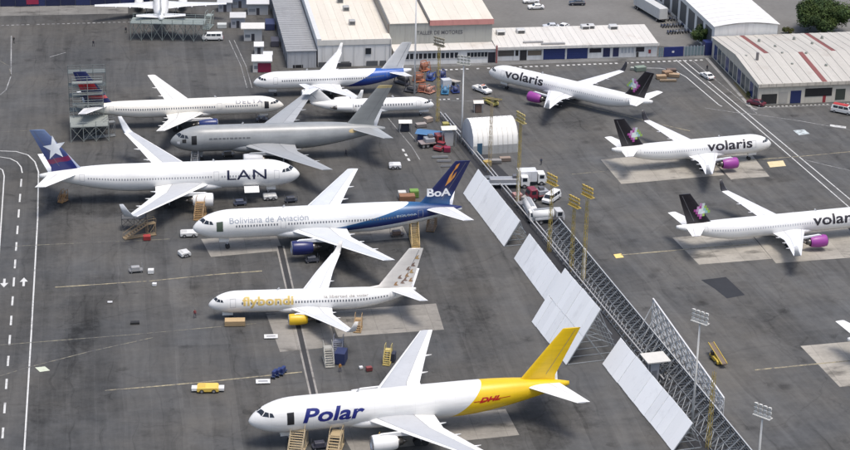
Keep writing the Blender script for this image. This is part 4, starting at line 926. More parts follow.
# right-hand fence: supports seen from behind
GAL = paint((.27, .285, .295), .45, .35)
sheet('service_lane', [G(449, 117), G(437, 117), G(612, 347), G(706, 470), G(742, 462), G(562, 228)], .008, lot_mat('dark_lane_asphalt', (.045, .046, .05)))
def back_fence(label, a, b_, h, spread, pitch, mat=GAL):
    """blast deflector seen from behind: a = left end of its top edge, b_ = right end (on the ground plan)"""
    d = (b_ - a); L_ = d.length; o = thing('lattice_fence', label, 'blast fence', (a.x, a.y, 0), math.atan2(d.y, d.x)); n = int(L_ / pitch); rg = random.Random(5)
    mb = MB(); mb.beam((0, 0, .05), (0, -.25, h), .20); mb.beam((0, -spread, .05), (0, -.25, h * .95), .17); mb.beam((0, -spread, .12), (0, 0, .12), .15)
    mb.beam((0, -spread * .5, .1), (0, -.12, h * .55), .13); mb.beam((0, -spread * .55, .1), (0, -spread * .58, h * .42), .13); mb.beam((0, -spread * .62, h * .40), (0, -.1, h * .40), .12)
    me = mb.mesh('support_frame'); me.materials.append(mat)
    for i in range(n + 1):
        q = link('support_frame', me, None, o); q.location = (i * pitch + rg.uniform(-.08, .08), rg.uniform(-.06, .06), 0); q.rotation_euler = (0, 0, rg.uniform(-.03, .03)); q.scale = (1, 1, rg.uniform(.97, 1.03))
    for k in range(int(h / .6)):
        f_ = (k + .5) / int(h / .6); MB().beam((0, .14 - .25 * f_, h * f_), (L_, .14 - .25 * f_, h * f_), .06, .36).build('deflector_slat', paint((.08, .083, .088), .6), o)
    MB().beam((0, -.25, h + .06), (L_, -.25, h + .06), .2, .14).build('top_rail', paint((.42, .43, .43)), o)
    m2 = MB(); m2.beam((0, -spread * .95, .25), (pitch, -spread * .55, h * .46), .10); m2.beam((pitch, -spread * .95, .25), (0, -spread * .55, h * .46), .10); m2.beam((0, -spread * .5, h * .5), (pitch, -.35, h * .88), .12)
    m2.beam((0, -spread * .52, h * .49), (pitch, -spread * .52, h * .49), .10); m2.beam((0, -spread * .97, .2), (pitch, -spread * .97, .2), .10)
    me2 = m2.mesh('cross_brace'); me2.materials.append(mat)
    for i in range(n): q = link('cross_brace', me2, None, o); q.location = (i * pitch, 0, 0)
    return o
def lattice_screen(label, a, b_, h0, h1, pitch):
    d = b_ - a; L_ = d.length; o = thing('lattice_screen', label, 'screen', (a.x, a.y, 0), math.atan2(d.y, d.x)); n = int(L_ / pitch); mt = paint((.58, .59, .58), .5, .1); hh = lambda t: h0 + (h1 - h0) * t
    for i in range(n + 1):
        t = i / n; x = L_ * t; MB().beam((x, 0, 0), (x, -.1, hh(t)), .16).build('post', mt, o)
        MB().beam((x, -hh(t) * .42, .05), (x, -.1, hh(t) * .85), .14).build('back_stay', mt, o)
    for i in range(n):
        t0, t1 = i / n, (i + 1) / n
        for k in range(4):
            za, zb = k / 4, (k + 1) / 4
            MB().beam((L_ * t0, -.05, hh(t0) * za), (L_ * t1, -.05, hh(t1) * zb), .14).build('diagonal', mt, o); MB().beam((L_ * t0, -.09, hh(t0) * zb), (L_ * t1, -.09, hh(t1) * za), .14).build('diagonal', mt, o)
    for f_ in (.25, .5, .75): MB().beam((0, -.02, h0 * f_), (L_, -.02, h1 * f_), .10).build('rail', mt, o)
    MB().beam((0, -.1, h0 + .1), (L_, -.1, h1 + .1), .26, .22).build('top_rail', paint((.60, .60, .59)), o); return o
ra, rb_ = G(560, 218, 3.6), G(757, 455, 3.6)
back_fence('long low lattice blast fence seen from behind beside three jets', ra, rb_, 3.6, 3.8, 2.05)
la, lb2 = G(653.5, 299, 8.0), G(724, 398, 4.2)
lattice_screen('tall pale lattice screen rising behind white mast', la, lb2, 8.0, 4.2, 2.2)
# small shed between the fences
p = G(656, 357, 4.0)
sh = thing('equipment_shed', 'small shed with flat white roof between the blast fences', 'shed', (p.x, p.y, 0), R(-74))
MB().box(-1.1, 1.1, -1.3, .3, 0, 3.8).build('wall', paint((.42, .43, .45)), sh); MB().box(-1.9, 1.9, -2.2, 2.0, 3.8, 4.0).build('roof', paint((.62, .60, .55)), sh); MB().box(1.1, 1.16, -1.0, -.1, 0, 2).build('door', paint((.2, .21, .23)), sh)
for sx in (-1.75, 1.75):
    for sy in (-2.0, 1.8): MB().box(sx - .06, sx + .06, sy - .06, sy + .06, 0, 3.8).build('post', paint(MGREY), sh)

# ------------------------------------------------------------------ light masts
def mast(label, u, vb, vt, col, head, lamps=6, lattice=False, rot=-30, low=None, heads=True):
    b = G(u, vb); h = 5.0
    while pix((b.x, b.y, h))[1] > vt and h < 45: h += .1
    o = thing('light_mast', label, 'light mast', b, R(rot), 'apron floodlight masts'); pm = paint(col, .5)
    if lattice:
        m = MB()
        for sx, sy in ((-.28, -.28), (.28, -.28), (.28, .28), (-.28, .28)): m.beam((sx, sy, 0), (sx * .7, sy * .7, h), .07)
        k = 0.0; s_ = 1
        while k < h - 1.2:
            q = .28 * (1 - .3 * k / h); m.beam((-q * s_, -q, k), (q * s_, -q, k + 1.2), .045); m.beam((-q, q * s_, k), (-q, -q * s_, k + 1.2), .045); m.beam((q, q * s_, k), (q, -q * s_, k + 1.2), .045); k += 1.2; s_ = -s_
        m.build('lattice_pole', pm, o)
    else: MB().tube((0, 0, 0), (0, 0, h), .24, .13, 10).build('pole', pm, o, True)
    if low: MB().tube((0, 0, 0), (0, 0, low), .30, .24, 10).build('pole_base', paint((.70, .69, .66)), o)
    if not heads: return o
    hm = paint(head, .5)
    fr = MB()
    for k in range(3): fr.beam((-1.5, 0, h + .1 + k * .75), (1.5, 0, h + .1 + k * .75), .09)
    fr.beam((-1.2, 0, h - .2), (-1.2, 0, h + 1.9), .08); fr.beam((1.2, 0, h - .2), (1.2, 0, h + 1.9), .08); fr.box(-1.5, 1.5, -.5, .5, h - .1, h); hd_ = fr.build('head_frame', hm, o)
    for k in range(3):
        for i in range(4):
            x_ = -1.2 + i * .8; z_ = h + .25 + k * .72
            MB().add([(x_ - .3, -.12, z_ - .25), (x_ + .3, -.12, z_ - .25), (x_ + .3, -.3, z_ + .22), (x_ - .3, -.3, z_ + .22), (x_ - .2, .22, z_ - .16), (x_ + .2, .22, z_ - .16), (x_ + .2, .12, z_ + .16), (x_ - .2, .12, z_ + .16)],
                [(0, 1, 2, 3), (4, 7, 6, 5), (0, 4, 5, 1), (1, 5, 6, 2), (2, 6, 7, 3), (3, 7, 4, 0)]).build('floodlight', hm, hd_)
    return o
PALE = (.62, .61, .57); YM = (.45, .34, .09)
mast('white mast with floodlight rack in front of tall lattice fence', 691, 436, 322, PALE, PALE, rot=-40)
mast('white floodlight mast nearest the bottom right corner', 756, 486, 416, PALE, PALE, rot=-40)
mast('slim white mast left of the white tent', 461.5, 143, 64, (.68, .68, .66), (.5, .5, .45), rot=-20)
mast('tall white pole before the hangar beside blue tail sweep', 414.5, 95, -16, (.66, .66, .65), (.5, .5, .5))
mast('yellow lattice mast before the lettered workshop wall', 437.5, 122, 46, YM, (.30, .27, .20), lattice=True, rot=-40)
mast('yellow mast with white foot between tent and service trucks', 517.5, 205, 122, YM, (.46, .38, .16), lattice=True, rot=-60, low=7.5)
mast('thin brown mast standing in front of the tent', 489.5, 172, 100, (.36, .29, .18), (.36, .31, .2), lattice=True, heads=False)
mast('yellow mast behind the short white blast fence', 549, 252, 184, YM, (.52, .38, .10), lattice=True, rot=-55)
mast('left one of the paired yellow masts by the lattice fence', 571, 272, 206, YM, (.52, .38, .10), lattice=True, rot=-55)
mast('right one of the paired yellow masts by the lattice fence', 583, 283, 196, YM, (.52, .38, .10), lattice=True, rot=-55, low=7)
mast('yellow lattice mast rising from tall fence near bottom', 708, 448, 372, YM, (.45, .36, .16), lattice=True, rot=-50, heads=False)

# ------------------------------------------------------------------ vehicles
TYRE = paint((.022, .022, .024), .85); HUB = paint((.35, .35, .36), .4, .5)
def wheels(o, xs, w, r=.34, th=.24):
    for x in xs:
        for s_ in (-1, 1):
            q = MB().tube((x, s_ * (w / 2) - s_ * th, r), (x, s_ * (w / 2) + s_ * .02, r), r, n=14).build('wheel', TYRE, o); MB().tube((x, s_ * (w / 2 + .02), r), (x, s_ * (w / 2 + .04), r), r * .55, n=10).build('rim', HUB, q)
def car(label, u, v, hd, col=WHITE, kind='car', group=None, bar=False, cat=None):
    p = G(u, v); o = thing({'car': 'parked_car', 'van': 'van', 'pickup': 'pickup_truck'}[kind], label, cat or {'car': 'car', 'van': 'van', 'pickup': 'pickup'}[kind], p, R(hd), group); pm = paint(col, .28)
    if kind == 'car':
        W_ = 1.78; body = [(-2.15, .35), (-2.2, .75), (-1.95, .92), (-1.0, .98), (1.45, .98), (2.1, .9), (2.2, .6), (2.15, .35)]; cab = [(-1.05, .95), (-.35, 1.42), (1.0, 1.44), (1.7, .95)]; ax = (-1.35, 1.3)
    elif kind == 'van':
        W_ = 1.95; body = [(-2.6, .4), (-2.65, .95), (-2.3, 1.2), (2.5, 1.2), (2.55, .4)]; cab = [(-2.2, 1.18), (-1.5, 1.95), (2.3, 2.0), (2.5, 1.18)]; ax = (-1.65, 1.6)
    else:
        W_ = 1.9; body = [(-2.6, .42), (-2.65, .9), (-2.4, 1.05), (-1.2, 1.1), (.6, 1.1), (.62, .8), (.7, .62), (2.4, .62), (2.4, 1.08), (2.6, 1.08), (2.6, .42)]; cab = [(-1.25, 1.08), (-.6, 1.72), (.45, 1.74), (.6, 1.08)]; ax = (-1.7, 1.6)
    bd = MB().side(body, -W_ / 2, W_ / 2).build('body', pm, o, bevel=.05)
    MB().side(cab, -W_ / 2 + .04, W_ / 2 - .04, (body[2][1] + .1, .16)).build('cabin', pm, o, bevel=.04)
    if kind == 'pickup':
        for s_ in (-1, 1): MB().box(.7, 2.42, s_ * W_ / 2 - (.06 if s_ > 0 else 0), s_ * W_ / 2 + (0 if s_ > 0 else .06), .62, 1.08).build('bed_side', pm, o)
    zb = cab[0][1] + .08; zt_ = cab[1][1] - .1
    for s_ in (-1, 1):
        y0, y1 = s_ * (W_ / 2 - .035), s_ * (W_ / 2 - .17)
        x0, x1 = cab[0][0] + .45, cab[3][0] - .45; n = 3 if kind == 'van' else 2
        for i in range(n):
            a, b_ = x0 + (x1 - x0) * i / n + .05, x0 + (x1 - x0) * (i + 1) / n - .05
            MB().add([(a, y0, zb), (b_, y0, zb), (b_, y1, zt_), (a + (.2 if i == 0 else 0), y1, zt_), (a, y0 - s_ * .1, zb), (b_, y0 - s_ * .1, zb), (b_, y1 - s_ * .1, zt_), (a + (.2 if i == 0 else 0), y1 - s_ * .1, zt_)], [(0, 1, 2, 3), (4, 5, 6, 7), (0, 1, 5, 4), (2, 3, 7, 6), (0, 3, 7, 4), (1, 2, 6, 5)]).build('side_window', glassm(), o)
    for (a, b_) in ((cab[0], cab[1]), (cab[3], cab[2])):
        dxn = -.03 if a[0] < b_[0] else .03
        P = [(a[0] + (b_[0] - a[0]) * t + dxn, s_ * (W_ / 2 - .2 - .08 * t), a[1] + (b_[1] - a[1]) * t + .02) for t, s_ in ((.12, -1), (.12, 1), (.9, 1), (.9, -1))]
        P += [(p_[0] - dxn * 2, p_[1], p_[2] - .04) for p_ in P]
        MB().add(P, [(0, 1, 2, 3), (4, 5, 6, 7), (0, 1, 5, 4), (1, 2, 6, 5), (2, 3, 7, 6), (3, 0, 4, 7)]).build('windscreen', glassm(), o)
    for s_ in (-1, 1):
        MB().box(body[1][0] - .02, body[1][0] + .1, s_ * .7 - .16, s_ * .7 + .16, .6, .75).build('headlight', paint((.7, .7, .68), .2), o); MB().box(-body[1][0] - .12, -body[1][0] + .03, s_ * .72 - .12, s_ * .72 + .12, .62, .8).build('tail_light', paint((.35, .02, .02), .3), o)
    if bar: MB().box(-.4, -.1, -.5, .5, cab[1][1], cab[1][1] + .16).build('beacon_bar', paint((.5, .12, .05)), o)
    wheels(o, ax, W_); return o
car('white van parked beside the far left tail dock', 213, 40, 5, kind='van')
car('white pickup driving away left of the slanted jet nose', 482, 92, 130, kind='pickup', bar=True)
car('small white car on the marked road left of the corrugated workshop', 707, 78, -66, kind='car')
rv = car('white van with red roof at the right picture edge', 842, 113, 150, (.66, .66, .64), kind='van'); MB().box(-1.3, 2.2, -.72, .72, 2.0, 2.12).build('roof', paint((.42, .04, .04)), rv)
car('dark car parked alone in the lot behind low white building', 577, 5, 5, (.03, .035, .05), group='cars in the rear lot')
car('white car at the far end of the rear lot', 531, 3, 10, group='cars in the rear lot'); car('white car parked just in front of another white car in rear lot', 536, 9, 10, group='cars in the rear lot')
car('silver car parked against the back of low white building', 551, 28.5, 8, (.55, .56, .58), group='cars in the rear lot'); car('white car parked behind roof unit of low white building', 563, 29, 60, group='cars in the rear lot')
car('small white van between two service trucks beside the fence', 551.5, 201, 60, kind='van')
car('dark red car parked in shade at corner of corrugated workshop', 756, 105, -35, (.13, .03, .045))
# box trailer
def truck(label, u, v, hd, L_=8.0, col=WHITE, box=WHITE, kind='box', cab=True, stripe=None, name='truck'):
    p = G(u, v); o = thing(name, label, 'truck', p, R(hd)); W_ = 2.45
    MB().box(-L_ / 2, L_ / 2, -.45, .45, .6, .85).build('chassis', paint((.06, .06, .065)), o)
    if cab:
        MB().side([(-L_ / 2 - .1, .55), (-L_ / 2 - .15, 1.5), (-L_ / 2 + .25, 2.6), (-L_ / 2 + 1.7, 2.65), (-L_ / 2 + 1.75, .55)], -W_ / 2 + .08, W_ / 2 - .08).build('cab', paint(col, .3), o, bevel=.06)
        MB().add([(-L_ / 2 - .14, -1, 1.6), (-L_ / 2 - .14, 1, 1.6), (-L_ / 2 + .2, .95, 2.45), (-L_ / 2 + .2, -.95, 2.45), (-L_ / 2 - .0, -1, 1.6), (-L_ / 2 - .0, 1, 1.6), (-L_ / 2 + .3, .95, 2.45), (-L_ / 2 + .3, -.95, 2.45)], [(0, 1, 2, 3), (4, 5, 6, 7), (0, 1, 5, 4), (1, 2, 6, 5), (2, 3, 7, 6), (3, 0, 4, 7)]).build('windscreen', glassm(), o)
        for s_ in (-1, 1): MB().box(-L_ / 2 + .45, -L_ / 2 + 1.4, s_ * (W_ / 2 - .08) - .03, s_ * (W_ / 2 - .08) + .03, 1.6, 2.35).build('side_window', glassm(), o)
    x0 = -L_ / 2 + (2.0 if cab else 0)
    if kind == 'box':
        MB().box(x0, L_ / 2, -W_ / 2, W_ / 2, .95, 3.3 if cab else 3.9).build('cargo_box', paint(box, .4), o, bevel=.05)
        n = int((L_ / 2 - x0) / 1.2)
        for i in range(1, n): MB().box(x0 + i * 1.2 - .03, x0 + i * 1.2 + .03, -W_ / 2 - .025, W_ / 2 + .025, 1.0, 3.1).build('box_rib', paint((.5, .5, .5)), o)
    elif kind == 'tank':
        n = 18; MB().tube((x0 + .1, 0, 1.9), (L_ / 2, 0, 1.9), 1.05, n=n).build('tank', paint(box, .35), o, True)
        MB().box(x0 + .3, L_ / 2 - .3, -.35, .35, 2.85, 3.0).build('walkway', paint(MGREY), o); MB().box(x0 + .4, L_ / 2 - .4, -1.12, 1.12, 1.0, 1.35).build('side_locker', paint(LGREY), o)
    elif kind == 'flat':
        MB().box(x0, L_ / 2, -W_ / 2, W_ / 2, .95, 1.15).build('deck', paint(box), o); MB().box(x0 + .1, L_ / 2 - 1.2, -.95, .95, 1.15, 2.1).build('equipment', paint((.28, .29, .31)), o, bevel=.1)
        MB().box(x0 + .4, x0 + 1.4, -.6, .6, 2.1, 2.7).build('motor_unit', paint((.12, .12, .13)), o)
    if stripe: MB().box(x0 + .05, L_ / 2 + .01, -W_ / 2 - .02, W_ / 2 + .02, 1.5, 2.2).build('side_stripe', paint(stripe), o)
    wheels(o, (-L_ / 2 + 1.0, L_ / 2 - 1.6, L_ / 2 - .6) if cab else (L_ / 2 - 2.4, L_ / 2 - 1.2, -L_ / 2 + 1.5), W_, .48, .35); return o
truck('white service truck with blue stripe parked behind the navy tail', 506, 187, 185, 9.5, WHITE, (.58, .62, .66), 'flat')
truck('white box van truck with dark windows among service trucks by fence', 531, 184, 188, 6.0, WHITE, (.62, .63, .64))
truck('white tanker truck standing beside the lattice fence end', 531, 217, 100, 7.5, WHITE, (.70, .70, .69), 'tank')
truck('white tanker bowser at the head of the lattice fence', 547, 222, 195, 6.5, (.5, .5, .5), (.72, .72, .70), 'tank')
truck('red service truck between the white trucks by the fence', 540, 199, 20, 5.5, (.22, .03, .05), (.24, .10, .10), 'flat')
truck('long white box trailer in the yard behind low white building', 650, 15, 112, 15, WHITE, (.56, .56, .54), 'box', False, name='box_trailer')
truck('red and white truck with red deck near the small canopy', 431, 146, 200, 5.5, (.22, .04, .04), (.30, .25, .24), 'flat')
# tractors and small ground equipment
def tractor(label, u, v, hd, col, L_=4.2, cab=True, name='tow_tractor', ends=False, cat='tractor'):
    o = thing(name, label, cat, G(u, v), R(hd)); h = 1.05
    MB().side([(-L_ / 2, .3), (-L_ / 2, h * .85), (-L_ / 2 + .3, h), (L_ / 2 - .2, h), (L_ / 2, h * .8), (L_ / 2, .3)], -1.0, 1.0).build('body', paint(col, .4), o, bevel=.06)
    if cab: MB().side([(-.2, h), (0, 1.75), (1.0, 1.75), (1.15, h)], -.8, .8).build('cab', paint(col, .4), o, bevel=.04); MB().box(-.14, 1.0, -.82, .82, h + .12, 1.6).build('cab_window', glassm(), o)
    if ends:
        for x in (-L_ / 2 - .45, L_ / 2 + .45): MB().box(x - .45, x + .45, -.6, .6, .35, .8).build('bumper', paint(WHITE), o)
    MB().box(-L_ / 2 + .3, -.4, -.7, .7, h, h + .06).build('hood', paint(DGREY if cab else tuple(q * .8 for q in col)), o)
    wheels(o, (-L_ / 2 + .8, L_ / 2 - .8), 2.0, .38, .3); return o
tractor('bright yellow flat tow tractor on the apron below its line', 208, 391, 4, (.75, .52, .10), 3.6, False, ends=True)
tractor('low white tow tractor at the nose of the navy-tailed airliner', 189, 236, 8, (.66, .66, .64), 3.4, False)
tractor('small white towing unit in front of the navy-tailed airliner', 184.5, 256, 30, (.6, .6, .58), 2.0, False)
def belt_loader(label, u, v, hd, col):
    o = thing('belt_loader', label, 'belt loader', G(u, v), R(hd)); L_ = 6.2
    MB().side([(-2.0, .35), (-2.0, .85), (-1.6, 1.0), (1.4, 1.0), (1.6, .8), (1.6, .35)], -.85, .85).build('body', paint(col, .5), o, bevel=.05)
    MB().add([(-L_ / 2, -.45, .75), (L_ / 2, -.45, 1.9), (L_ / 2, .45, 1.9), (-L_ / 2, .45, .75), (-L_ / 2, -.45, .95), (L_ / 2, -.45, 2.1), (L_ / 2, .45, 2.1), (-L_ / 2, .45, .95)], [(0, 3, 2, 1), (4, 5, 6, 7), (0, 1, 5, 4), (1, 2, 6, 5), (2, 3, 7, 6), (3, 0, 4, 7)]).build('conveyor', paint((.16, .12, .09), .8), o)
    for s_ in (-.5, .5): MB().beam((-L_ / 2, s_, .95), (L_ / 2, s_, 2.15), .1, .2).build('conveyor_rail', paint(col, .5), o)
    MB().box(.2, 1.0, .55, .9, 1.0, 1.7).build('driver_seat', paint(BLACK), o); wheels(o, (-1.3, 1.0), 1.8, .34, .25); return o
belt_loader('yellow belt loader parked right of the tall lattice screen', 717, 361, 106, (.55, .40, .06))
belt_loader('yellow belt loader behind the white pickup near tent', 492, 105, -55, (.42, .36, .10))
tractor('low white cart under the nose of starred airliner', 270, 199, 12, (.62, .62, .60), 2.8, False, 'service_cart', cat='cart')
tractor('small white cart below the tail of the grey jet', 395, 168, 5, (.66, .66, .66), 2.6, False, 'service_cart', cat='cart')
tractor('dark red tug near the white masts by tents', 440, 150, 60, (.25, .04, .05), 2.8, True)
def crate(label, u, v, hd, sx, sy, sz, col, name='crate', cat='crate', slats=True, z=0):
    o = thing(name, label, cat, G(u, v), R(hd)); MB().box(-sx / 2, sx / 2, -sy / 2, sy / 2, .12 + z, sz).build('box', paint(col, .7), o, bevel=.03)
    MB().box(-sx / 2, sx / 2, -sy / 2 + .05, -sy / 2 + .25, 0, .12).build('skid', paint((.12, .10, .08)), o); MB().box(-sx / 2, sx / 2, sy / 2 - .25, sy / 2 - .05, 0, .12).build('skid', paint((.12, .10, .08)), o)
    if slats:
        for i in range(3): MB().box(-sx / 2 - .03, sx / 2 + .03, -sy / 2 - .04, -sy / 2 - .005, .25 + i * sz * .27, .25 + i * sz * .27 + .14).build('slat', paint(tuple(c * .7 for c in col), .7), o)
    return o
crate('tan wooden crate under the nose of gold-lettered jet', 235, 325, 5, 3.6, 1.6, 1.1, (.46, .33, .18))
crate('red box at the foot of near winglet dock', 147, 240, 10, 1.4, 1.2, 1.0, (.35, .04, .04)); crate('white box on the apron left of gold-lettered jet', 151, 273.5, 5, 1.1, 1.0, .9, (.66, .66, .64), slats=False)
crate('small white box just below another white box on apron', 154.5, 286, 0, .8, .7, .6, (.64, .64, .63), slats=False); crate('dark red box on the asphalt above the cargo jet wing', 369, 371, 20, 1.0, .8, .8, (.22, .05, .05))
crate('small white box beside the dark red box above cargo jet', 361, 369, 20, .6, .6, .5, (.66, .66, .66), slats=False); crate('black block lying alone on the left apron', 135, 324, 8, 1.6, .8, .5, (.02, .02, .02), slats=False)
crate('pale loose block left of the black block', 110, 303, 8, .9, .6, .3, (.5, .5, .5), slats=False)
crate('white cabinet with blue side among equipment by the hangar', 446, 87, 20, 2.2, 1.8, 2.0, (.5, .52, .54), slats=False)
for k, (lb_, u, v, c, sx, sz) in enumerate((('rust orange engine stand nearest the tall white pole', 419, 82, (.42, .15, .07), 2.8, 2.2), ('orange frame behind the other orange engine stands', 425, 71, (.45, .17, .09), 2.4, 2.4), ('pinkish orange stand at the edge of the dark equipment', 430, 93, (.48, .24, .17), 2.6, 1.7),
        ('blue engine cover between orange stands and yellow mast', 431, 80, (.04, .08, .26), 2.6, 1.9), ('bright blue container left of the pale ramp', 445, 93, (.05, .20, .36), 3.4, 1.6), ('navy container beside bright blue container', 455, 92.5, (.02, .04, .16), 2.2, 1.6), ('navy engine cover at foot of yellow mast', 441, 78, (.03, .05, .18), 2.0, 2.0),
        ('dark equipment rack under the blue jet tail', 402, 84, (.04, .04, .05), 4.0, 2.4), ('second dark rack right of the blue jet tail', 411, 92, (.07, .07, .08), 3.2, 1.4), ('orange stand in front of the dark rack', 422, 92, (.40, .14, .08), 2.2, 1.9))):
    o = thing('engine_stand', lb_, 'engine stand', G(u, v), R(20 + k * 17)); m = MB(); s_ = sx / 2
    m.box(-s_, s_, -.9, .9, .25, .4)
    for x in (-s_ + .1, s_ - .1):
        for y in (-.8, .8): m.beam((x, y, .3), (x * .7, y * .9, sz), .14)
    m.beam((-s_ * .7, -.75, sz), (s_ * .7, -.75, sz), .16); m.beam((-s_ * .7, .75, sz), (s_ * .7, .75, sz), .16); m.build('frame', paint(c, .6), o)
    MB().tube((-s_ * .8, 0, sz * .62), (s_ * .6, 0, sz * .66), sz * .34, sz * .26, 14).build('engine_core', paint(tuple(q * .8 + .04 for q in c), .5), o, True); wheels(o, (-s_ + .3, s_ - .3), 1.7, .22, .16)
o = thing('loading_ramp', 'pale sloping ramp right of the blue containers', 'ramp', G(452, 83), R(-62)); MB().add([(-3, -.8, .2), (3, -.8, 1.3), (3, .8, 1.3), (-3, .8, .2), (-3, -.8, 0), (3, -.8, 1.1), (3, .8, 1.1), (-3, .8, 0)], [(0, 1, 2, 3), (4, 7, 6, 5), (0, 4, 5, 1), (2, 6, 7, 3), (1, 5, 6, 2), (0, 3, 7, 4)]).build('deck', paint((.5, .46, .4)), o)
for x in (0, 2.6): MB().box(x, x + .2, -.7, .7, 0, .55 + x * .2).build('leg', paint(MGREY), o)
# dark blue carts by the apron line, sign boards
for k, (u, v) in enumerate(((275, 377), (279, 375.5), (283, 374))):
    lbk = ('leftmost of three dark blue carts beside apron line', 'middle one of three dark blue carts beside apron line', 'rightmost of three dark blue carts beside apron line')[k]
    o = thing('equipment_cart', lbk, 'cart', G(u, v), R(70), 'dark blue carts by the apron line'); MB().box(-1.0, 1.0, -.35, .35, .35, .5).build('deck', paint((.03, .05, .12)), o); MB().box(-.7, .6, -.3, .3, .5, 1.35).build('pump_unit', paint((.02, .035, .13)), o, bevel=.08); MB().beam((-1, 0, .45), (-1.7, 0, 1.0), .07).build('handle', paint(MGREY), o); wheels(o, (-.7, .7), .7, .2, .12)
for u, v, lb_ in ((263, 382.5, 'white ground sign plate beside the dark blue carts'), (271, 337.5, 'white sign plate at the pad corner below gold-lettered jet')):
    o = thing('sign_board', lb_, 'sign', G(u, v), R(6)); MB().box(-1.2, 1.2, -.75, .75, .18, .28).build('board', paint((.66, .66, .64)), o); MB().box(-.8, .8, -.25, .25, .281, .286).build('marking', paint((.25, .25, .26)), o); MB().box(-1.0, -.8, -.5, .5, 0, .18).build('foot', paint(MGREY), o); MB().box(.8, 1.0, -.5, .5, 0, .18).build('foot', paint(MGREY), o)
# ------------------------------------------------------------------ stairs, docks and stands
def stairs(label, u, v, hd, h, col, run=None, w=1.4, plat=1.8, name='maintenance_stairs'):
    o = thing(name, label, 'stairs', G(u, v), R(hd)); run = run or h * .9; pm = paint(col, .55); n = max(6, int(h / .28))
    for i in range(n):
        t = (i + .5) / n; MB().box(run * t - .16, run * t + .16, -w / 2, w / 2, h * t - .04, h * t).build('step', pm, o)
    for s_ in (-1, 1): MB().beam((0, s_ * w / 2, 0), (run, s_ * w / 2, h), .12, .2).build('stringer', pm, o)
    MB().box(run, run + plat, -w / 2, w / 2, h - .12, h).build('platform', pm, o)
    for s_ in (-1, 1):
        hr = MB(); hr.beam((0, s_ * w / 2, 1.0), (run, s_ * w / 2, h + 1.0), .07); hr.beam((run, s_ * w / 2, h + 1.0), (run + plat, s_ * w / 2, h + 1.0), .07); hr.beam((run + plat, s_ * w / 2, h), (run + plat, s_ * w / 2, h + 1.0), .07)
        for t in (0, .33, .66, 1): hr.beam((run * t, s_ * w / 2, h * t), (run * t, s_ * w / 2, h * t + 1.0), .06)
        hr.build('handrail', pm, o)
    for s_ in (-1, 1):
        lg = MB(); lg.beam((run + .1, s_ * w / 2, 0), (run + .1, s_ * w / 2, h), .1); lg.beam((run + plat - .1, s_ * w / 2, 0), (run + plat - .1, s_ * w / 2, h), .1); lg.beam((run + .1, s_ * w / 2, .2), (run + plat - .1, s_ * w / 2, h - .2), .08)
        lg.build('leg_frame', pm, o)
    MB().box(-.1, run + plat, -w / 2 - .1, w / 2 + .1, .1, .22).build('base_frame', pm, o)
    return o
WOOD = (.42, .30, .15)
stairs('tan boarding stairs at the open door of cargo jet', 294, 459, 82, 3.4, (.40, .32, .20), 3.4, 2.2, 2.2); stairs('second tan stairs under the cargo jet lettering', 331, 462, 82, 2.6, (.40, .31, .18), 3.8, 1.8, 2.2)
stairs('orange maintenance stairs beside starred airliner engine', 198, 221, 84, 3.0, (.36, .23, .11), 2.6, 1.7, 1.5); stairs('yellow stairs leading up to navy-tailed airliner rear', 416, 249, 96, 4.6, (.40, .28, .11), 5.2, 1.5, 1.5)
stairs('orange stairs at the wing tip of gold-lettered jet', 357, 333, 85, 1.8, (.36, .24, .12), 1.7, 1.2, 1.0); stairs('yellow work stand above the cargo jet wing', 386, 366, 80, 2.2, (.50, .40, .14), 1.6, 1.1, 1.0)
stairs('grey stairs with yellow rails left of yellow work stand', 330, 368, 100, 2.4, (.34, .33, .29), 2.6, 1.5, 1.4); stairs('yellow stand under the cargo jet engine', 380, 458, 80, 2.2, (.48, .33, .10), 1.4, 1.2, 1.2)
stairs('grey boarding stairs at the forward door of grey jet', 194, 166, 85, 3.4, (.25, .26, .27), 2.6, 1.4, 1.4); stairs('grey stairs beneath the dark machine above cargo jet', 337, 356, 85, 2.0, (.20, .21, .25), 1.6, 1.6, 1.2)
stairs('small orange steps under the tail of starred airliner', 60, 203, 60, 1.4, (.36, .20, .08), 1.2, 1.0, .8); stairs('brown stairs of the dock at near winglet', 124, 239, 25, 2.6, (.30, .22, .13), 4.6, 1.2, 1.8)
stairs('dark stairs behind the tail of navy-tailed airliner', 430, 232, 80, 2.4, (.20, .13, .07), 2.0, 1.5, 1.4)
crate('dark blue ground power unit above the cargo jet wing', 341, 362, 80, 2.6, 1.8, 2.2, (.02, .03, .09), 'ground_power_unit', 'power unit', False); crate('dark machine beside the yellow work stand', 392, 361, 80, 1.4, 1.2, 1.7, (.03, .035, .06), 'ground_power_unit', 'power unit', False)
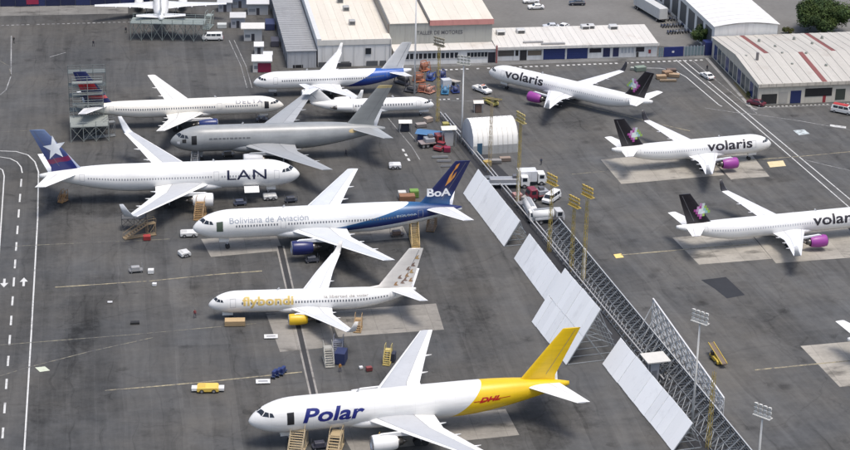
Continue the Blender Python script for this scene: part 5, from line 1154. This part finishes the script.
for lb_, u, v, c in (('stack of grey carts under the grey jet nose', 228, 156, (.16, .15, .14)), ('dark loading cart below starred airliner door', 240, 205, (.05, .06, .09)), ('dark cart right of the white nose cart', 291, 202, (.04, .045, .06)), ('dark cart under navy engine of blue airliner', 312, 262, (.05, .055, .07)), ('brown trolley under the tail of blue airliner', 397, 236, (.14, .10, .08)), ('dark cart under cargo jet nose', 320, 448, (.04, .04, .055)), ('low grey cart near brown crates of the apron', 136, 272, (.22, .22, .22)), ('grey trolley below cream jet nose', 262, 121, (.12, .12, .14))):
    o = thing('baggage_cart', lb_, 'cart', G(u, v), R(15)); MB().box(-1.3, 1.3, -.7, .7, .4, .55).build('deck', paint(c), o); m = MB()
    for x in (-1.25, 1.25):
        for y in (-.65, .65): m.beam((x, y, .5), (x, y, 1.5), .07)
    m.build('rack', paint(tuple(q + .06 for q in c)), o); MB().box(-.9, .7, -.5, .5, .55, 1.2).build('load', paint(tuple(q * 1.4 for q in c)), o, bevel=.05); wheels(o, (-.9, .9), 1.3, .2, .14)
for lb_, u, v, hd_, sx, sy, sz, c in (('tan pallet stack nearest the slanted jet tail', 661, 79, 10, 2.4, 1.4, 1.0, (.36, .25, .15)), ('brown pallet stack in the middle of the pallet pile', 667, 76, 25, 2.2, 1.6, 1.3, (.28, .18, .11)), ('tan pallet stack at right of the pallet pile', 674, 77, -10, 2.6, 1.4, .9, (.38, .27, .17)), ('dark crate behind the tan pallet stacks', 671, 73, 5, 2.4, 1.2, 1.1, (.14, .10, .08)), ('low tan pallets in front of the pallet pile', 668, 81.5, 5, 4.0, 1.0, .4, (.40, .30, .20)),
        ('grey green crate above the slanted jet tail', 640, 71, 20, 2.6, 1.6, 1.2, (.20, .25, .20)), ('pale pallet beside the grey green crate', 634, 70, -15, 1.8, 1.2, .6, (.36, .38, .34)), ('brown crate under the navy tail with green top', 407, 201, 8, 3.2, 1.8, 1.4, (.26, .13, .07)), ('green crate right of the brown crate behind navy tail', 414, 197, 8, 1.8, 1.6, 1.6, (.16, .28, .06)), ('white sack pallet on the brown crate row', 402, 198, 8, 1.6, 1.4, 1.5, (.58, .56, .52)),
        ('long pale plank stack behind the navy tail', 440, 158, 8, 3.4, .6, .4, (.5, .5, .5)), ('second pale plank stack behind the navy tail', 444, 162, 4, 3.0, .6, .4, (.46, .46, .47)), ('short pale plank stack nearest the navy tail', 446, 167, 10, 2.2, .5, .35, (.48, .48, .48)), ('dark red drum crate beside the booth', 447, 152, 5, 1.4, 1.2, 1.2, (.25, .02, .06)), ('navy crate under the blue shelter edge', 421, 141, 5, 1.6, 1.4, 1.6, (.03, .05, .16)),
        ('grey pallet of parts at the tent front', 493, 163, 5, 3.6, 1.4, .8, (.24, .23, .22)), ('brown crate right of the parts pallet by tent', 505, 161, 12, 2.4, 1.2, .9, (.26, .20, .16)), ('orange frame crate at the left foot of tent', 487, 166, 30, 1.6, 1.2, 1.2, (.40, .28, .08)), ('pink crate among trucks beside blast fence', 517, 199, 20, 1.8, 1.6, 1.3, (.42, .24, .22)), ('grey machine crate between tanker and blast fence', 523, 208, 30, 2.2, 1.8, 1.3, (.18, .18, .19)), ('dark crate behind the tanker bowser', 557, 224, 5, 2.2, 1.8, 1.4, (.03, .03, .035)), ('grey pallet next to red service truck', 527, 200, 60, 2.4, 1.6, .9, (.34, .33, .32)), ('small grey crate left of service truck by fence', 488, 181, 20, 1.6, 1.4, 1.0, (.12, .13, .14)),
        ('yellow framed crate left of the tent rail', 446, 128, 10, 1.6, 1.4, 1.3, (.36, .32, .10)), ('grey cart crate near regional jet nose', 421, 127, 20, 2.4, 1.4, .9, (.30, .27, .25)), ('tan crate beside the regional jet nose', 428, 122, 40, 1.8, 1.4, 1.1, (.42, .34, .28)), ('dark crate at the hangar front wall', 345, 66, 8, 3.0, 1.4, 1.0, (.10, .10, .11)), ('grey crate row at the hangar front right part', 381, 64, 8, 3.6, 1.4, .9, (.20, .20, .20))):
    crate(lb_, u, v, hd_, sx, sy, sz, c)
# winglet dock
def dock(label, org, hd, decks, L_, W_, col, gap=None, stair=True, name='tail_dock'):
    o = thing(name, label, 'scaffold dock', org, R(hd)); pm = paint(col, .6); h = max(d for d in decks) + 1.1; m = None
    for i in range(int(L_ / 2.4) + 1):
        for y in (0, W_):
            x = L_ * i / int(L_ / 2.4); MB().beam((x, y, 0), (x, y, h), .13).build('post', pm, o)
    for d in decks:
        if gap: MB().box(-.1, L_ + .1, -.1, W_ * gap[0], d - .14, d).build('platform', pm, o); MB().box(-.1, L_ + .1, W_ * gap[1], W_ + .1, d - .14, d).build('platform', pm, o)
        else: MB().box(-.1, L_ + .1, -.1, W_ + .1, d - .14, d).build('platform', pm, o)
        for y in (-.05, W_ + .05):
            for k in (.5, 1.0): MB().beam((0, y, d + k), (L_, y, d + k), .07).build('guard_rail', paint(tuple(min(1, c * 1.3) for c in col), .6), o)
    n = int(L_ / 2.4)
    for i in range(n):
        a, b_ = L_ * i / n, L_ * (i + 1) / n
        for y in (-.02, W_ + .02): MB().beam((a, y, .2), (b_, y, decks[0]), .08).beam((b_, y, .2), (a, y, decks[0]), .08).build('cross_brace', pm, o)
    return o
DK = (.13, .145, .14)
dd = Vector((math.cos(R(190.4)), math.sin(R(190.4)), 0)); dn = Vector((-dd.y, dd.x, 0)); nose = Vector((-32.56, 436.87, 0))
for sd, lbk in ((1, 'grey scaffold dock on the near side of cream jet tail'), (-1, 'grey scaffold dock on the far side of cream jet tail')):
    org = nose + dd * 39.5 + dn * (.75 if sd > 0 else -3.3)
    q = dock(lbk, org, 190.4, [4.0, 7.4, 9.8, 12.9] if sd < 0 else [3.6], 8.2, 2.5 if sd < 0 else 7.5, DK if sd < 0 else (.26, .28, .26))
q = dock('narrow upper scaffold decks right beside the cream jet fin', nose + dd * 40.3 + dn * .85, 190.4, [6.6, 9.0, 11.6], 6.6, 1.5, (.22, .24, .23))
stairs('grey dock stairs at the tail of cream jet', 84, 139, 22, 3.4, (.20, .21, .21), 5.5, 1.3, 1.5)
p = G(131, 41); dock('grey-green scaffold dock below the far left jet tail', G(131, 40.5), 0, [4.6], 18.5, 5.0, (.21, .24, .225), None)
p = G(131, 232); dock('dark grey dock platform under the near winglet of starred airliner', G(122, 231), 8, [2.6], 4.8, 2.0, (.10, .10, .10), name='winglet_dock')
stairs('grey green steps beside the far left scaffold dock', 206, 30, 80, 3.0, (.26, .30, .28), 2.6, 1.6, 2.0)
# canopies and cabins
def canopy(label, u, v, hd, sx, sy, h, col, post=MGREY, body=None, name='canopy'):
    o = thing(name, label, 'canopy', G(u, v), R(hd))
    MB().add([(-sx / 2, -sy / 2, h), (sx / 2, -sy / 2, h), (sx / 2, sy / 2, h), (-sx / 2, sy / 2, h), (-sx / 2, 0, h + .5), (sx / 2, 0, h + .5)], [(0, 1, 5, 4), (3, 4, 5, 2), (0, 4, 3), (1, 2, 5), (0, 3, 2, 1)]).build('roof', paint(col), o)
    for x in (-sx / 2 + .2, sx / 2 - .2):
        for y in (-sy / 2 + .2, sy / 2 - .2): MB().beam((x, y, 0), (x, y, h), .12).build('post', paint(post), o)
    if body: MB().box(-sx * .3, sx * .3, -sy * .3, sy * .3, 0, h * .8).build('equipment', paint(body), o, bevel=.08)
    return o
canopy('white flat canopy over dark cart near regional jet nose', 405, 131, 5, 3.0, 2.2, 2.2, (.66, .65, .60), body=(.02, .025, .04)); canopy('white square roofed booth with grey post beside the rail', 448, 145, 10, 3.4, 2.8, 4.0, (.66, .64, .56), body=(.45, .45, .44), name='booth')
canopy('blue tarpaulin shelter beside the yellow mast', 429, 141, -15, 5.6, 3.6, 2.0, (.07, .17, .32), body=(.03, .05, .16), name='shelter'); canopy('small white booth behind the tent', 478, 112, 8, 2.4, 2.0, 2.4, (.62, .58, .52), body=(.15, .10, .08), name='booth')
def cabin(label, u, v, hd, sx, sy, h, col, roofc, group='cabins in a row beside the annex', ov=.3, red=False):
    o = thing('site_cabin', label, 'cabin', G(u, v), R(hd), group); MB().box(-sx / 2, sx / 2, 0, sy, 0, h).build('wall', paint(col), o); MB().box(-sx / 2 - ov, sx / 2 + ov, -ov - .3, sy + ov, h, h + .18).build('roof', paint(roofc), o)
    MB().box(-.4, .4, -.05, .03, 0, 1.9).build('door', paint((.05, .05, .06)), o); MB().box(-sx / 2 + .3, -.7, -.05, .03, .9, 1.7).build('window', paint((.2, .22, .24), .2), o)
    if red: MB().box(-sx / 2 + 1.2, sx / 2, -.12, -.051, 0.1, h - .5).build('banner', paint((.20, .015, .05)), o)
    return o
cabin('white cabin with dark red banner nearest the hangar jets', 262, 72.5, 5, 4.4, 4.5, 2.9, (.62, .60, .56), (.66, .65, .62), red=True)
cabin('white cabin with wide flat roof and dark door', 253, 41, 5, 4.6, 3.5, 3.4, (.60, .59, .56), (.64, .62, .57), ov=.7); cabin('grey cabin left of the flat-roofed cabin', 238, 28, 5, 3.6, 4, 2.8, (.45, .45, .47), (.55, .54, .52))
cabin('narrow white cabin between the flat-roofed and red-banner cabins', 259, 55, 5, 2.2, 3.4, 2.2, (.55, .54, .52), (.66, .65, .63), ov=.15); cabin('pale cabin at the back of the row below picture top', 258, 15, 5, 5.4, 4, 3.0, (.40, .41, .42), (.58, .57, .56))
cabin('small cabin farthest left in the cabin row', 225, 12, 5, 3.5, 3, 2.6, (.35, .36, .38), (.50, .50, .49)); cabin('white low cabin tucked behind red-banner cabin', 268, 62, 5, 2.2, 2.4, 1.8, (.6, .6, .58), (.64, .64, .62), ov=.1)
cabin('bluish cabin behind the grey cabin', 240, 8, 5, 4, 4, 3.2, (.25, .28, .33), (.42, .43, .45)); crate('dark equipment crates along the annex side', 275, 45, 5, 2, 4, 1.6, (.06, .06, .08), slats=False); crate('navy crates beside the flat-roofed cabin', 270, 28, 5, 2.4, 5, 1.8, (.03, .04, .10), slats=False)
crate('white cooling unit right of the white van', 222, 28, 5, 2.4, 1.8, 1.2, (.5, .52, .5), slats=False)
# ------------------------------------------------------------------ motorcycles in the yard
def motorcycle():
    o = thing('motorcycle', 'x', 'motorcycle'); m = MB(); m.side([(-.5, .55), (-.35, .85), (.1, .82), (.75, .8), (.7, .62), (.1, .4)], -.16, .16); 
    bmat = Mat('motorcycle_paint', .35); rr = bmat.objrand(); m.build('body', bmat.out(bmat.mix(rr > .72, bmat.mix(rr > .4, (.03, .05, .12), (.10, .12, .16)), (.40, .42, .45))), o, bevel=.04)
    for x in (-.7, .65): MB().tube((x, -.06, .32), (x, .06, .32), .32, n=12).build('wheel', TYRE, o)
    MB().beam((-.7, 0, .35), (-.42, 0, 1.0), .07).beam((-.42, -.34, 1.02), (-.42, .34, 1.02), .05).build('handlebar', paint((.3, .3, .31), .3, .6), o); MB().box(.0, .7, -.13, .13, .8, .88).build('seat', paint(BLACK), o); return o
mc = motorcycle(); rows = [((655, 8), (683, 6.5), 11), ((656, 14.5), (686, 13), 11), ((668, 34), (694, 32), 10), ((662, 27.5), (691, 26), 11), ((658, 21), (689, 19.5), 11)]; first = True
for ri, (a, b_, n) in enumerate(rows):
    for i in range(n):
        q = mc if first else copy_tree(mc); first = False; t = i / (n - 1); q.location = G(a[0] + (b_[0] - a[0]) * t, a[1] + (b_[1] - a[1]) * t); q.rotation_euler = (0, 0, R(100 + random.uniform(-8, 8)))
        tag(q, ('parked motorcycle in the farthest row of the yard', 'parked motorcycle in the second row from the back of yard', 'parked motorcycle in the row closest to the gate', 'parked motorcycle in the second row from the gate', 'parked motorcycle in the middle row of the yard')[ri], 'motorcycle', 'motorcycles in yard row %s' % ('one', 'two', 'five', 'four', 'three')[ri])

# ------------------------------------------------------------------ trees
def leafmat(name, c):
    m = Mat(name, .7, 0, .2); g = m.world(); n = m.noise(.35, m._gp, 3); r = m.attr('leaf'); m.b.inputs['Subsurface Weight'].default_value = 0
    return m.out(m.scale(m.mix(n.step(.35, .65), c, (c[0] * 1.7, c[1] * 1.35, c[2] * .9)), .6 + r * .8))
BARK = paint((.10, .075, .05), .9)
def tree(label, base, r, h, n, c, seed, lobes=16):
    rg = random.Random(seed); o = thing('broadleaf_tree', label, 'tree', base); m = MB(); th = h * .42
    m.tube((0, 0, 0), (.1, .05, th), r * .075, r * .05, 9); tips = []
    for i in range(7):
        a = i * .9 + rg.random(); e = (math.cos(a) * r * .55, math.sin(a) * r * .55, th + rg.uniform(.25, .6) * (h - th)); m.tube((0, 0, th * .8), e, r * .045, r * .012, 6); tips.append(e)
    m.build('trunk', BARK, o, True); vs, fs, at_ = [], [], []; L_ = []
    for i in range(lobes):
        a = rg.uniform(0, 6.28); q = rg.random() ** .5; zz = rg.uniform(.0, 1)
        L_.append((math.cos(a) * q * r * .80, math.sin(a) * q * r * .76, th * .85 + zz * (h - th) * .8 * (1 - .35 * q), r * rg.uniform(.17, .36), rg.random()))
    for i in range(n):
        cx, cy, cz, cr, tint = rg.choice(L_); d = Vector((rg.gauss(0, 1), rg.gauss(0, 1), rg.gauss(0, .8))).normalized(); p = Vector((cx, cy, cz)) + d * cr * rg.uniform(.45, 1.18)
        nn = (d + Vector((rg.gauss(0, .5), rg.gauss(0, .5), rg.gauss(0, .5) + .3))).normalized(); u_ = nn.orthogonal().normalized(); w_ = nn.cross(u_); s_ = rg.uniform(.14, .30) * (r / 6) ** .3
        a = rg.uniform(0, 6.28); u_, w_ = u_ * math.cos(a) + w_ * math.sin(a), w_ * math.cos(a) - u_ * math.sin(a); k = len(vs)
        vs += [tuple(p + u_ * s_), tuple(p + w_ * s_ * .6), tuple(p - u_ * s_), tuple(p - w_ * s_ * .6)]; fs.append((k, k + 1, k + 2, k + 3)); at_ += [min(1, max(0, tint * .6 + rg.random() * .5))] * 4
    me = bpy.data.meshes.new('crown'); me.from_pydata(vs, [], fs); a_ = me.attributes.new('leaf', 'FLOAT', 'POINT'); a_.data.foreach_set('value', at_)
    tag(link('crown', me, leafmat('leaves', c), o), kind='stuff'); return o
tree('large dark green tree behind the corrugated workshop roof', G(823, 33), 7.8, 10.0, 34000, (.03, .055, .02), 3, 34)
tree('smaller dark tree against the white warehouse side wall', G(704, 46), 3.7, 7.4, 12000, (.03, .055, .02), 5, 14)
for lb_, u, v, r in (('low shrub at the left foot of large tree', 788, 34, 1.6), ('shrub beside the corrugated workshop side wall', 745, 88, 1.0), ('shrub by the road corner of corrugated workshop', 751, 97, 1.1)):
    tree(lb_, G(u, v), r, 1.8, 1600, (.05, .065, .025), int(u), 7)

# ------------------------------------------------------------------ people
def person_mesh(step):
    me = bpy.data.meshes.new('body'); J = [(0, 0, .95), (0, 0, 1.2), (0, 0, 1.42), (0, .01, 1.52), (0, -.01, 1.66), (0, -.0, 1.74),
        (.11, 0, .88), (.15, step * .12, .5), (.17, step * .22, .08), (.18, step * .22 - .16, .04), (-.11, 0, .88), (-.15, -step * .12, .5), (-.17, -step * .22, .08), (-.18, -step * .22 - .16, .04),
        (.19, 0, 1.40), (.25, -.02, 1.12), (.26, -.12, .88), (-.19, 0, 1.40), (-.25, .02, 1.12), (-.26, -.08, .88)]
    E_ = [(0, 1), (1, 2), (2, 3), (3, 4), (4, 5), (0, 6), (6, 7), (7, 8), (8, 9), (0, 10), (10, 11), (11, 12), (12, 13), (2, 14), (14, 15), (15, 16), (2, 17), (17, 18), (18, 19)]
    rad = [.15, .15, .16, .055, .10, .07, .10, .085, .065, .05, .10, .085, .065, .05, .075, .05, .04, .075, .05, .04]
    me.from_pydata(J, E_, []); o = bpy.data.objects.new('p', me); C.objects.link(o); o.modifiers.new('s', 'SKIN'); o.modifiers.new('d', 'SUBSURF').levels = 1
    for i, r in enumerate(rad): me.skin_vertices[0].data[i].radius = (r, r * .75)
    me.skin_vertices[0].data[0].use_root = True
    dg = bpy.context.evaluated_depsgraph_get(); out = bpy.data.meshes.new_from_object(o.evaluated_get(dg)); bpy.data.objects.remove(o); return out
def cloth(top, bot):
    m = Mat('clothes', .8); x, y, z = m.xyz(); c = m.mix(z > .93, bot, top); c = m.mix(z > 1.50, c, (.32, .19, .13)); c = m.mix((z > 1.69), c, (.02, .015, .012)); return m.out(m.mix(z < .1, c, (.02, .02, .02)))
for u, v, hd, top, bot, lb_ in ((93.5, 46.5, 20, (.02, .02, .03), (.02, .02, .03), 'person in dark clothes standing alone on the far left apron'), (346, 156, 100, (.03, .03, .05), (.02, .02, .03), 'person in dark clothes standing under the grey jet rear'), (541, 165, 200, (.05, .06, .09), (.03, .03, .04), 'person in grey standing right of the tent'),
        (707, 71, 40, (.03, .03, .04), (.02, .02, .03), 'person in dark clothes behind the small white car'), (126, 33, 10, (.02, .02, .03), (.02, .02, .02), 'person in dark clothes left of the far scaffold dock'), (14, 43, 60, (.03, .03, .03), (.03, .03, .03), 'person in black near the left picture edge'), (195, 318, 10, (.2, .04, .04), (.05, .05, .07), 'person in red top left of gold-lettered jet nose'), (340, 372, 30, (.35, .16, .03), (.05, .05, .08), 'person in orange vest beside the drain channel')):
    me = person_mesh(random.uniform(-1, 1)); me.polygons.foreach_set('use_smooth', [True] * len(me.polygons)); q = link('person', me, cloth(top, bot), None, G(u, v), R(hd)); tag(q, lb_, 'person')
